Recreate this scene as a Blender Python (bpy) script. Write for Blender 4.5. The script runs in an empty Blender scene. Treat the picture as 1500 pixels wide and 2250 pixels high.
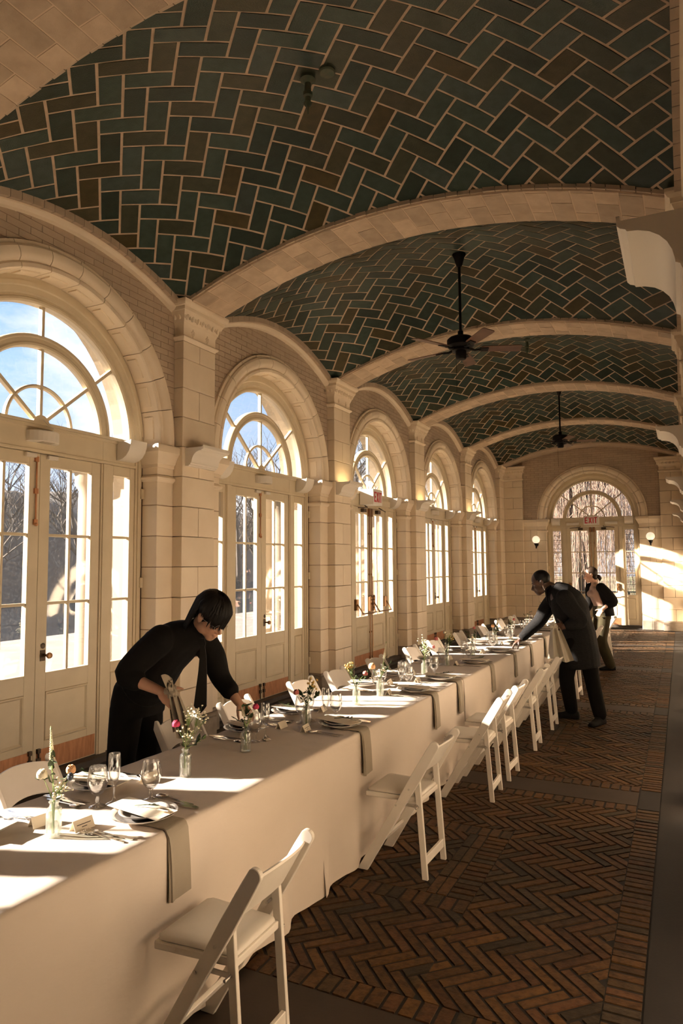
import bpy, bmesh, math, random
from mathutils import Vector, Matrix
random.seed(7)
S = bpy.context.scene
COL = S.collection
PI = math.pi
R = math.radians
sin, cos = math.sin, math.cos

# ------------------------------------------------------------------ camera
def make_camera():
    yaw, pitch, roll = R(26.372), R(4.273), R(-0.417)
    fw = Vector((-sin(yaw)*cos(pitch), cos(yaw)*cos(pitch), sin(pitch)))
    r = Vector((cos(yaw), sin(yaw), 0)); u = r.cross(fw)
    r2 = r*cos(roll) + u*sin(roll); u2 = -r*sin(roll) + u*cos(roll)
    cd = bpy.data.cameras.new('camera'); cd.sensor_fit = 'VERTICAL'
    cd.sensor_height = 36.0; cd.lens = 24.0; cd.clip_start = 0.02; cd.clip_end = 400
    co = bpy.data.objects.new('camera', cd); COL.objects.link(co)
    m = Matrix.Identity(4)
    for i in range(3):
        m[i][0], m[i][1], m[i][2] = r2[i], u2[i], -fw[i]
    m.translation = (0, 0, 1.8)
    co.matrix_world = m
    S.camera = co
make_camera()

# ------------------------------------------------------------------ light
SUN_DIR = Vector((1.0, 0.40, -0.425)).normalized()
SUN_POWER, SKY_POWER, EXPOSURE = 19.0, 0.62, 1.36
def make_light():
    sl = bpy.data.lights.new('sun', 'SUN'); sl.energy = SUN_POWER; sl.angle = R(0.7)
    sl.color = (1.0, 0.86, 0.71)
    so = bpy.data.objects.new('sun', sl); COL.objects.link(so)
    so.rotation_euler = SUN_DIR.to_track_quat('-Z', 'Y').to_euler(); so.location = (-30, -10, 14)
    w = bpy.data.worlds.new('sky'); S.world = w; w.use_nodes = True
    nt = w.node_tree; nt.nodes.clear(); N = nt.nodes.new; L = nt.links.new
    tc = N('ShaderNodeTexCoord')
    sep = N('ShaderNodeSeparateXYZ'); L(tc.outputs['Generated'], sep.inputs[0])
    ramp = N('ShaderNodeValToRGB'); L(sep.outputs['Z'], ramp.inputs[0])
    e = ramp.color_ramp.elements
    e[0].position = 0.0; e[0].color = (0.80, 0.86, 0.95, 1)
    e[1].position = 0.7; e[1].color = (0.20, 0.42, 0.90, 1)
    mid = e.new(0.25); mid.color = (0.42, 0.64, 1.0, 1)
    mp = N('ShaderNodeMapping'); mp.inputs['Scale'].default_value = (1.0, 1.0, 2.2)
    L(tc.outputs['Generated'], mp.inputs[0])
    no = N('ShaderNodeTexNoise'); no.inputs['Scale'].default_value = 2.6; no.inputs['Detail'].default_value = 7
    no.inputs['Roughness'].default_value = 0.58
    L(mp.outputs[0], no.inputs['Vector'])
    cr = N('ShaderNodeValToRGB'); L(no.outputs['Fac'], cr.inputs[0])
    cr.color_ramp.elements[0].position = 0.45; cr.color_ramp.elements[1].position = 0.64
    mx = N('ShaderNodeMix'); mx.data_type = 'RGBA'
    L(cr.outputs['Color'], mx.inputs[0]); L(ramp.outputs['Color'], mx.inputs[6])
    mx.inputs[7].default_value = (1.25, 1.18, 1.08, 1)
    bg = N('ShaderNodeBackground'); bg.inputs['Strength'].default_value = SKY_POWER
    L(mx.outputs[2], bg.inputs['Color'])
    out = N('ShaderNodeOutputWorld'); L(bg.outputs[0], out.inputs['Surface'])
make_light()
vs = S.view_settings
vs.view_transform = 'Standard'; vs.look = 'None'; vs.gamma = 1.0; vs.use_curve_mapping = False
vs.exposure = EXPOSURE
S.cycles.transparent_max_bounces = 24
S.cycles.max_bounces = 8
S.cycles.diffuse_bounces = 5
S.cycles.glossy_bounces = 3
S.cycles.use_adaptive_sampling = True
S.cycles.adaptive_threshold = 0.07
S.cycles.adaptive_min_samples = 20
S.cycles.sample_clamp_indirect = 8.0
S.cycles.caustics_reflective = False
S.cycles.caustics_refractive = False

# ------------------------------------------------------------------ materials
MAT = {}
def nodes(name):
    m = bpy.data.materials.new(name); m.use_nodes = True
    nt = m.node_tree; b = nt.nodes['Principled BSDF']
    MAT[name] = m
    return m, nt, b
def mat(name, c1, c2=None, rough=0.6, scale=6.0, bump=0.0, bscale=40.0, metal=0.0, rnd=0.0, ramp=None,
        spec=0.5, detail=5.0, coat=0.0, sheen=0.0, stretch=None, subsurf=0.0, blotch=(0.35, 0.65)):
    """procedural surface: two tones by noise, value shift from piece to piece, fine relief"""
    m, nt, b = nodes(name); N = nt.nodes.new; L = nt.links.new
    c2 = c2 or c1
    tc = N('ShaderNodeTexCoord'); vec = tc.outputs['Object']
    geo = N('ShaderNodeNewGeometry')
    vec = geo.outputs['Position']
    if stretch:
        mp = N('ShaderNodeMapping'); mp.inputs['Scale'].default_value = stretch; L(vec, mp.inputs[0]); vec = mp.outputs[0]
    no = N('ShaderNodeTexNoise'); no.inputs['Scale'].default_value = scale; no.inputs['Detail'].default_value = detail
    L(vec, no.inputs['Vector'])
    mr = N('ShaderNodeMapRange'); mr.inputs[1].default_value = blotch[0]; mr.inputs[2].default_value = blotch[1]
    L(no.outputs['Fac'], mr.inputs[0])
    mx = N('ShaderNodeMix'); mx.data_type = 'RGBA'; L(mr.outputs[0], mx.inputs[0])
    mx.inputs[6].default_value = (*c1, 1); mx.inputs[7].default_value = (*c2, 1)
    col = mx.outputs[2]
    if rnd or ramp:
        oi = N('ShaderNodeObjectInfo')
        ad = N('ShaderNodeMath'); ad.operation = 'ADD'; L(oi.outputs['Random'], ad.inputs[0]); L(geo.outputs['Random Per Island'], ad.inputs[1])
        fr = N('ShaderNodeMath'); fr.operation = 'FRACT'; L(ad.outputs[0], fr.inputs[0])
        if ramp:
            rp = N('ShaderNodeValToRGB'); rp.color_ramp.interpolation = 'CONSTANT'; L(fr.outputs[0], rp.inputs[0])
            el = rp.color_ramp.elements
            while len(el) > 1: el.remove(el[-1])
            el[0].position = 0; el[0].color = (*ramp[0][1], 1)
            for p, c in ramp[1:]:
                q = el.new(p); q.color = (*c, 1)
            m2 = N('ShaderNodeMix'); m2.data_type = 'RGBA'; m2.blend_type = 'MULTIPLY'; m2.inputs[0].default_value = 1
            L(rp.outputs['Color'], m2.inputs[6]); L(col, m2.inputs[7]); col = m2.outputs[2]
        if rnd:
            r2 = N('ShaderNodeMapRange'); r2.inputs[3].default_value = 1 - rnd; r2.inputs[4].default_value = 1 + rnd
            mm = N('ShaderNodeMath'); mm.operation = 'MULTIPLY'; mm.inputs[1].default_value = 7.31; L(fr.outputs[0], mm.inputs[0])
            f2 = N('ShaderNodeMath'); f2.operation = 'FRACT'; L(mm.outputs[0], f2.inputs[0]); L(f2.outputs[0], r2.inputs[0])
            hs = N('ShaderNodeHueSaturation'); L(r2.outputs[0], hs.inputs['Value']); L(col, hs.inputs['Color']); col = hs.outputs[0]
    L(col, b.inputs['Base Color'])
    b.inputs['Roughness'].default_value = rough; b.inputs['Metallic'].default_value = metal
    b.inputs['Specular IOR Level'].default_value = spec
    if coat: b.inputs['Coat Weight'].default_value = coat; b.inputs['Coat Roughness'].default_value = 0.15
    if sheen: b.inputs['Sheen Weight'].default_value = sheen
    if subsurf:
        b.inputs['Subsurface Weight'].default_value = subsurf; b.inputs['Subsurface Radius'].default_value = (0.02, 0.008, 0.004)
    if bump:
        nb = N('ShaderNodeTexNoise'); nb.inputs['Scale'].default_value = bscale; nb.inputs['Detail'].default_value = 3; L(vec, nb.inputs['Vector'])
        bp = N('ShaderNodeBump'); bp.inputs['Strength'].default_value = bump; bp.inputs['Distance'].default_value = 0.004
        L(nb.outputs['Fac'], bp.inputs['Height']); L(bp.outputs[0], b.inputs['Normal'])
    return m
def glassy(name, tint=(1, 1, 1), body=0.0, bodycol=(0.9, 0.9, 0.88), f0=0.04, edge=0.5, rough=0.02, dirt=0.0):
    """thin clear glass: see-through, mirror-like towards grazing, optionally cloudy or dusty"""
    m = bpy.data.materials.new(name); m.use_nodes = True; MAT[name] = m
    nt = m.node_tree; nt.nodes.clear(); N = nt.nodes.new; L = nt.links.new
    tr = N('ShaderNodeBsdfTransparent'); tr.inputs[0].default_value = (*tint, 1)
    gl = N('ShaderNodeBsdfGlossy'); gl.inputs['Roughness'].default_value = rough
    lw = N('ShaderNodeLayerWeight'); lw.inputs['Blend'].default_value = 0.35
    mr = N('ShaderNodeMapRange'); mr.inputs[3].default_value = f0; mr.inputs[4].default_value = edge
    L(lw.outputs['Facing'], mr.inputs[0])
    mx = N('ShaderNodeMixShader'); L(mr.outputs[0], mx.inputs[0]); L(tr.outputs[0], mx.inputs[1]); L(gl.outputs[0], mx.inputs[2])
    last = mx
    if body or dirt:
        df = N('ShaderNodeBsdfDiffuse'); df.inputs[0].default_value = (*bodycol, 1)
        ts = N('ShaderNodeBsdfTranslucent'); ts.inputs[0].default_value = (*bodycol, 1)
        dm = N('ShaderNodeMixShader'); dm.inputs[0].default_value = 0.5; L(df.outputs[0], dm.inputs[1]); L(ts.outputs[0], dm.inputs[2])
        m2 = N('ShaderNodeMixShader'); L(last.outputs[0], m2.inputs[1]); L(dm.outputs[0], m2.inputs[2])
        m2.inputs[0].default_value = body
        if dirt:
            ge = N('ShaderNodeNewGeometry')
            no = N('ShaderNodeTexNoise'); no.inputs['Scale'].default_value = 60; no.inputs['Detail'].default_value = 4; L(ge.outputs['Position'], no.inputs['Vector'])
            r3 = N('ShaderNodeMapRange'); r3.inputs[1].default_value = 0.5; r3.inputs[2].default_value = 0.75
            r3.inputs[3].default_value = body; r3.inputs[4].default_value = body + dirt; L(no.outputs['Fac'], r3.inputs[0]); L(r3.outputs[0], m2.inputs[0])
        last = m2
    o = N('ShaderNodeOutputMaterial'); L(last.outputs[0], o.inputs[0])
    return m

mat('stone', (0.84, 0.715, 0.55), (0.78, 0.655, 0.495), rough=0.55, scale=3.0, bump=0.25, bscale=60, rnd=0.04)
mat('mortar', (0.27, 0.17, 0.10), (0.20, 0.125, 0.075), rough=0.9, scale=20)
mat('painted_brick', (0.53, 0.415, 0.305), (0.47, 0.365, 0.265), rough=0.6, scale=4.0, bump=0.3, bscale=70, rnd=0.05)
mat('brick_joint', (0.31, 0.23, 0.16), rough=0.9)
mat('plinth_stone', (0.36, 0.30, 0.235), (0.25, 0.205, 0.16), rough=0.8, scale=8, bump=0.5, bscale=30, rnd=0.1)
mat('arch_tile', (0.56, 0.435, 0.315), (0.47, 0.355, 0.25), rough=0.65, scale=9, bump=0.4, bscale=90, rnd=0.20)
mat('arch_joint', (0.64, 0.50, 0.37), rough=0.9)
mat('ceiling_joint', (0.56, 0.42, 0.305), (0.47, 0.35, 0.25), rough=0.9, scale=12)
TEAL, DTEAL, OLIVE, BROWN, SLATE, MOSS = (0.042, 0.067, 0.054), (0.027, 0.043, 0.034), (0.058, 0.054, 0.030), (0.068, 0.053, 0.022), (0.050, 0.072, 0.064), (0.049, 0.055, 0.035)
mat('ceiling_tile', (1, 1, 1), (0.72, 0.74, 0.70), rough=0.30, spec=0.22, scale=14, bump=0.5, bscale=120, rnd=0.16, stretch=(1, 1, 1),
    ramp=[(0, TEAL), (0.24, DTEAL), (0.40, MOSS), (0.56, TEAL), (0.66, OLIVE), (0.76, SLATE), (0.84, BROWN), (0.91, DTEAL)])
mat('cream_paint', (0.70, 0.60, 0.43), (0.66, 0.56, 0.395), rough=0.42, scale=5, bump=0.1, bscale=30)
mat('copper', (0.62, 0.30, 0.15), (0.46, 0.21, 0.10), rough=0.42, metal=0.55, scale=6, stretch=(1, 6, 1))
mat('brass', (0.34, 0.185, 0.085), rough=0.35, metal=0.8)
mat('bronze', (0.10, 0.07, 0.045), rough=0.45, metal=0.6)
mat('sill_stone', (0.06, 0.048, 0.038), (0.04, 0.032, 0.026), rough=0.6, scale=10)
mat('floor_brick', (1, 1, 1), (0.50, 0.47, 0.43), rough=0.6, spec=0.25, scale=26, bump=0.6, bscale=70, rnd=0.28, blotch=(0.42, 0.68),
    ramp=[(0, (0.078, 0.037, 0.012)), (0.25, (0.064, 0.032, 0.012)), (0.45, (0.090, 0.043, 0.013)), (0.62, (0.052, 0.030, 0.012)), (0.75, (0.074, 0.033, 0.013)), (0.9, (0.040, 0.027, 0.015))])
mat('floor_joint', (0.011, 0.008, 0.006), (0.007, 0.005, 0.004), rough=0.85, scale=20)
mat('floor_cement', (0.022, 0.018, 0.016), (0.017, 0.014, 0.0125), rough=0.6, spec=0.2, scale=3, bump=0.15, bscale=60)
mat('floor_cross', (0.042, 0.029, 0.021), (0.033, 0.023, 0.016), rough=0.6, spec=0.25, scale=3, bump=0.1, bscale=60)
mat('white_plastic', (0.74, 0.68, 0.59), rough=0.4)
mat('white_wood', (0.72, 0.67, 0.60), (0.68, 0.63, 0.56), rough=0.38, scale=8)
mat('seat_vinyl', (0.68, 0.635, 0.565), rough=0.35)
mat('steel', (0.55, 0.52, 0.48), rough=0.35, metal=0.9)
mat('linen', (0.63, 0.545, 0.465), (0.60, 0.515, 0.435), rough=0.85, scale=3, bump=0.5, bscale=22, sheen=0.1, stretch=(1, 0.55, 1))
mat('napkin', (0.34, 0.29, 0.225), (0.31, 0.262, 0.20), rough=0.9, scale=6, bump=0.3, bscale=260)
mat('napkin_pale', (0.52, 0.475, 0.39), (0.47, 0.43, 0.35), rough=0.9, scale=6, bump=0.3, bscale=260)
mat('porcelain', (0.60, 0.56, 0.52), rough=0.18, spec=0.6)
mat('porcelain_grey', (0.20, 0.19, 0.185), (0.17, 0.16, 0.155), rough=0.25, scale=20)
mat('paper', (0.83, 0.74, 0.60), rough=0.8)
mat('print', (0.03, 0.025, 0.02), rough=0.8)
mat('silver', (0.72, 0.68, 0.63), rough=0.16, metal=1.0)
mat('leaf', (0.055, 0.085, 0.028), (0.035, 0.06, 0.02), rough=0.5, scale=30)
mat('leaf_light', (0.26, 0.34, 0.12), (0.18, 0.26, 0.08), rough=0.5, scale=30)
mat('petal_white', (0.86, 0.80, 0.62), rough=0.7)
mat('petal_peach', (0.85, 0.52, 0.27), (0.80, 0.42, 0.2), rough=0.7, scale=40)
mat('petal_pink', (0.62, 0.05, 0.14), (0.50, 0.03, 0.09), rough=0.7, scale=40)
mat('petal_rose', (0.66, 0.22, 0.20), (0.55, 0.14, 0.13), rough=0.7, scale=40)
mat('petal_yellow', (0.62, 0.42, 0.13), rough=0.7)
mat('petal_navy', (0.06, 0.07, 0.09), rough=0.7)
mat('dark_metal', (0.007, 0.006, 0.0055), rough=0.5, spec=0.15)
mat('eye_white', (0.30, 0.27, 0.24), rough=0.4)
mat('blade_wood', (0.135, 0.062, 0.035), (0.10, 0.045, 0.025), rough=0.45, scale=10, stretch=(1, 1, 1))
mat('verdigris', (0.06, 0.085, 0.05), (0.10, 0.10, 0.06), rough=0.7, scale=30)
mat('sign_red', (0.62, 0.035, 0.05), rough=0.5)
mat('sign_white', (0.86, 0.82, 0.75), rough=0.5)
mat('ext_stone', (0.27, 0.22, 0.155), (0.255, 0.205, 0.145), rough=0.7, scale=2)
mat('terrace', (0.22, 0.195, 0.17), (0.17, 0.15, 0.13), rough=0.8, scale=1.5)
mat('lake_water', (0.02, 0.024, 0.03), rough=0.08)
mat('bank', (0.050, 0.043, 0.036), (0.085, 0.070, 0.055), rough=0.95, scale=0.8, detail=9)
mat('lawn', (0.14, 0.13, 0.05), (0.20, 0.16, 0.08), rough=0.95, scale=0.7)
mat('bark', (0.060, 0.046, 0.036), (0.042, 0.033, 0.026), rough=0.9, scale=8)
mat('willow_twig', (0.36, 0.255, 0.19), (0.26, 0.185, 0.14), rough=0.8, scale=3, rnd=0.25)
mat('rail_green', (0.25, 0.36, 0.30), rough=0.5)
glassy('pane', tint=(0.95, 0.95, 0.95), f0=0.03, edge=0.45, body=0.005, dirt=0.012)
glassy('crystal', tint=(0.95, 0.95, 0.945), f0=0.06, edge=0.95, rough=0.03)
glassy('vase_glass', tint=(0.94, 0.955, 0.925), f0=0.08, edge=0.85, rough=0.05, body=0.09, bodycol=(0.95, 0.95, 0.90))
mat('skin_light', (0.52, 0.30, 0.20), (0.47, 0.26, 0.17), rough=0.5, scale=12, subsurf=0.12)
mat('skin_fair', (0.66, 0.40, 0.29), (0.60, 0.34, 0.24), rough=0.5, scale=12, subsurf=0.12)
mat('skin_dark', (0.085, 0.042, 0.026), (0.065, 0.032, 0.020), rough=0.42, scale=12, subsurf=0.06)
mat('hair_black', (0.006, 0.005, 0.0045), (0.010, 0.008, 0.007), rough=0.5, spec=0.2, scale=60)
mat('hair_brown', (0.022, 0.013, 0.008), (0.036, 0.022, 0.013), rough=0.5, spec=0.2, scale=60)
mat('cloth_black', (0.006, 0.0055, 0.005), (0.009, 0.008, 0.0075), rough=0.85, spec=0.12, scale=5, bump=0.5, bscale=14)
mat('trouser_black', (0.005, 0.0046, 0.0043), (0.007, 0.0065, 0.006), rough=0.9, spec=0.1, scale=5, bump=0.5, bscale=9)
mat('tie_black', (0.014, 0.013, 0.012), rough=0.6, spec=0.2, bump=0.3, bscale=200)
mat('coat_charcoal', (0.009, 0.0088, 0.0092), (0.019, 0.0186, 0.019), rough=0.9, spec=0.1, scale=55, bump=0.4, bscale=12, stretch=(1, 1, 6))
mat('knit_pink', (0.40, 0.27, 0.215), (0.36, 0.24, 0.19), rough=0.85, scale=8, bump=0.3, bscale=120)
mat('trouser_olive', (0.050, 0.042, 0.022), (0.034, 0.028, 0.015), rough=0.9, spec=0.15, scale=6, bump=0.5, bscale=10)
mat('shoe_black', (0.006, 0.0055, 0.005), rough=0.65, spec=0.15)
glassy('frost_glass', tint=(0.95, 0.92, 0.86), f0=0.03, edge=0.3, rough=0.25, body=0.6, bodycol=(0.95, 0.88, 0.75))
def lamp_mat(name, c, s):
    m, nt, b = nodes(name); b.inputs['Base Color'].default_value = (*c, 1); b.inputs['Roughness'].default_value = 0.3
    b.inputs['Emission Color'].default_value = (*c, 1); b.inputs['Emission Strength'].default_value = s
lamp_mat('globe', (1.0, 0.84, 0.60), 0.34)
lamp_mat('uplight', (1.0, 0.72, 0.36), 3.5)

# ------------------------------------------------------------------ mesh helpers
class MB:
    def __init__(s, T=None): s.v = []; s.f = []; s.T = T
    def add(s, vs, fs):
        o = len(s.v)
        s.v += [tuple(s.T(*p)) for p in vs] if s.T else [tuple(p) for p in vs]
        s.f += [tuple(i+o for i in f) for f in fs]
        return s
    def box(s, x0, x1, y0, y1, z0, z1):
        return s.add([(x0,y0,z0),(x1,y0,z0),(x1,y1,z0),(x0,y1,z0),(x0,y0,z1),(x1,y0,z1),(x1,y1,z1),(x0,y1,z1)],
              [(3,2,1,0),(4,5,6,7),(0,1,5,4),(1,2,6,5),(2,3,7,6),(3,0,4,7)])
    def obox(s, c, ax, ay, az):
        c, ax, ay, az = map(Vector, (c, ax, ay, az))
        vs = [c+i*ax+j*ay+k*az for k in (-1,1) for (i,j) in ((-1,-1),(1,-1),(1,1),(-1,1))]
        return s.add(vs, [(3,2,1,0),(4,5,6,7),(0,1,5,4),(1,2,6,5),(2,3,7,6),(3,0,4,7)])
    def prism(s, poly, fn, lo, hi):
        n = len(poly)
        vs = [fn(a, b, lo) for a, b in poly] + [fn(a, b, hi) for a, b in poly]
        fs = [tuple(range(n))[::-1], tuple(range(n, 2*n))] + [(i, (i+1) % n, n+(i+1) % n, n+i) for i in range(n)]
        return s.add(vs, fs)
    def loft(s, rings, cap=True, closed=True, loop=False):
        n = len(rings[0]); vs = [p for r in rings for p in r]; fs = []
        m = len(rings)
        for k in range(m if loop else m-1):
            a, b = k*n, ((k+1) % m)*n
            for i in range(n if closed else n-1):
                j = (i+1) % n
                fs.append((a+i, a+j, b+j, b+i))
        if cap and not loop and closed:
            fs.append(tuple(range(n))[::-1]); fs.append(tuple((m-1)*n+i for i in range(n)))
        return s.add(vs, fs)
    def lathe(s, prof, n=20, c=(0,0,0), cap=True, rib=0.0):
        rings = []
        for r, z in prof:
            rings.append([(c[0]+r*(1+rib*(i % 2))*cos(2*PI*i/n), c[1]+r*(1+rib*(i % 2))*sin(2*PI*i/n), c[2]+z) for i in range(n)])
        return s.loft(rings, cap=cap)
    def tube(s, path, r, n=6, cap=True, squash=None):
        P = [Vector(p) for p in path]; m = len(P)
        rr = r if isinstance(r, (list, tuple)) else [r]*m
        t0 = (P[1]-P[0]).normalized()
        up = Vector((0,0,1)) if abs(t0.z) < 0.9 else Vector((1,0,0))
        a = t0.cross(up).normalized(); rings = []
        for i in range(m):
            t = (P[min(i+1,m-1)]-P[max(i-1,0)]).normalized()
            a = (a - t*a.dot(t)).normalized(); b = t.cross(a)
            q = squash or (1, 1)
            rings.append([P[i]+a*(rr[i]*q[0]*cos(2*PI*k/n))+b*(rr[i]*q[1]*sin(2*PI*k/n)) for k in range(n)])
        return s.loft(rings, cap=cap)
    def ball(s, c, r, n=10, m=6, sc=(1,1,1), axes=None):
        vs = []; fs = []
        c = Vector(c); A = axes or (Vector((1,0,0)), Vector((0,1,0)), Vector((0,0,1)))
        for j in range(m+1):
            ph = PI*j/m
            for i in range(n):
                th = 2*PI*i/n
                vs.append(c + A[0]*(r*sc[0]*sin(ph)*cos(th)) + A[1]*(r*sc[1]*sin(ph)*sin(th)) - A[2]*(r*sc[2]*cos(ph)))
        for j in range(m):
            for i in range(n):
                k = (i+1) % n
                fs.append((j*n+i, j*n+k, (j+1)*n+k, (j+1)*n+i))
        return s.add(vs, fs)
    def mesh(s, name, m, smooth=False, bevel=0.0, fix=True, seg=1):
        me = bpy.data.meshes.new(name); me.from_pydata(s.v, [], s.f)
        if fix or bevel:
            bm = bmesh.new(); bm.from_mesh(me)
            if smooth: bmesh.ops.remove_doubles(bm, verts=bm.verts, dist=1e-5)
            if fix: bmesh.ops.recalc_face_normals(bm, faces=bm.faces)
            if bevel:
                ed = [e for e in bm.edges if len(e.link_faces) == 2 and e.calc_face_angle(0) > 0.6]
                bmesh.ops.bevel(bm, geom=ed, offset=bevel, segments=seg, affect='EDGES', profile=0.6, clamp_overlap=True)
            bm.to_mesh(me); bm.free()
        if smooth:
            me.polygons.foreach_set('use_smooth', [True]*len(me.polygons))
            if smooth is not True: me.set_sharp_from_angle(angle=R(smooth))
        me.materials.append(MAT[m])
        return me
def link(name, me, parent=None, loc=None, rot=None, label=None, cat=None, group=None, kind=None):
    o = bpy.data.objects.new(name, me); COL.objects.link(o)
    if parent is not None: o.parent = parent
    if loc is not None: o.location = loc
    if rot is not None: o.rotation_euler = rot
    if label: o['label'] = label
    if cat: o['category'] = cat
    if group: o['group'] = group
    if kind: o['kind'] = kind
    return o
def obj(name, mb, m, parent=None, smooth=False, bevel=0.0, fix=True, seg=1, **kw):
    return link(name, mb.mesh(name, m, smooth, bevel, fix, seg), parent, **kw)
def empty(name, loc=(0,0,0), rz=0.0, **kw):
    return link(name, None, None, loc, (0,0,rz), **kw)
def copy_tree(o, parent=None):
    c = o.copy(); COL.objects.link(c)
    if parent is not None: c.parent = parent
    for ch in o.children: copy_tree(ch, c)
    return c
def arc_ring(mb, prof, zc, a0, a1, n, uc=0.0):
    """sweep a closed (radius, depth) profile along an arc in a wall's plane"""
    mb.loft([[(uc+r*cos(a0+(a1-a0)*k/n), w, zc+r*sin(a0+(a1-a0)*k/n)) for r, w in prof] for k in range(n+1)])
ORD = ['first', 'second', 'third', 'fourth', 'fifth', 'sixth', 'seventh', 'eighth', 'ninth', 'tenth', 'eleventh', 'twelfth', 'thirteenth', 'fourteenth']

# ------------------------------------------------------------------ the hall: measures
XC = -2.20                                   # middle of the hall
XW, XWR, YB, YN = -4.615, 0.215, 19.69, -3.0 # wall faces: windows, aisle side, far end, behind the camera
BAY = 3.411
PIERS = [2.303 + BAY*k for k in range(5)]    # pilaster centres along the hall
BAYS = [4.008 + BAY*k for k in range(-1, 5)] # window centres
ZSP, ZI = 3.03, 2.984                        # arch centre, top of the imposts
COURSE = [0.241 + 0.3064*k for k in range(9)]   # ashlar joints 0.241 .. 2.692
T = lambda u, w, z: (-w, u, z)               # wall frame: u along the wall, w into the wall
J = 0.0030                                   # half a joint

def pieces_bay():
    """stone pieces around one window arch, in the wall frame"""
    out = []
    for s in (-1, 1):
        for k in range(8):
            b = MB(T); u0, u1 = sorted((s*1.2, s*1.4385))
            b.box(u0, u1, 0.0, 0.19, COURSE[k]+J, COURSE[k+1]-J-(0.05 if k == 7 else 0))
            out.append(('stone_block', b.mesh('stone_block', 'stone', bevel=0.004)))
        b = MB(T)
        def rect(pr, z): return [(s*(1.2-pr), -pr, z), (s*1.437, -pr, z), (s*1.437, 0.19, z), (s*(1.2-pr), 0.19, z)]
        b.loft([rect(0.0, 2.62), rect(0.012, 2.63), rect(0.028, 2.645), rect(0.03, 2.665), rect(0.012, 2.675), rect(0.0, 2.690)])
        out.append(('neck_moulding', b.mesh('neck_moulding', 'stone', smooth=35)))
        b = MB(T)
        b.loft([rect(0.0, 2.694), rect(0.0, 2.76), rect(0.012, 2.765), rect(0.014, 2.795), rect(0.024, 2.80), rect(0.038, 2.83),
                rect(0.060, 2.875), rect(0.078, 2.905), rect(0.082, 2.91), rect(0.084, 2.965), rect(0.076, ZI)])
        out.append(('impost', b.mesh('impost', 'stone', smooth=35)))
        b = MB(T); u0, u1 = sorted((s*1.19, s*1.4385))
        b.box(u0, u1, -0.025, 0.2, 0.0, 0.205); b.box(u0, u1, -0.012, 0.2, 0.205, 0.238)
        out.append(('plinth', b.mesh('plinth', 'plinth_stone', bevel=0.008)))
    prof = [(1.2, 0.185), (1.2, -0.025), (1.208, -0.038), (1.24, -0.04), (1.248, -0.028), (1.258, -0.024), (1.266, -0.036), (1.285, -0.055),
            (1.32, -0.066), (1.365, -0.06), (1.385, -0.045), (1.39, -0.03), (1.42, -0.026), (1.42, 0.03), (1.25, 0.03), (1.25, 0.185)]
    nv = 13
    for k in range(nv):
        g = 0.0026
        a0, a1 = PI*k/nv+g, PI*(k+1)/nv-g
        if k == 0: a0 = -0.03
        if k == nv-1: a1 = PI+0.03
        b = MB(T); arc_ring(b, prof, ZSP, a0, a1, 5)
        # sunk panel on the soffit of each block
        m0, m1 = a0+(a1-a0)*.16, a1-(a1-a0)*.16
        arc_ring(b, [(1.196, 0.045), (1.188, 0.050), (1.188, 0.150), (1.196, 0.155), (1.203, 0.155), (1.203, 0.045)], ZSP, m0, m1, 4)
        out.append(('voussoir', b.mesh('voussoir', 'stone', smooth=28)))
    return out
def cap_ring(hw, pr, z, d0=0.115):
    return [(-hw-pr, -d0-pr, z), (hw+pr, -d0-pr, z), (hw+pr, 0.02, z), (-hw-pr, 0.02, z)]
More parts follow.
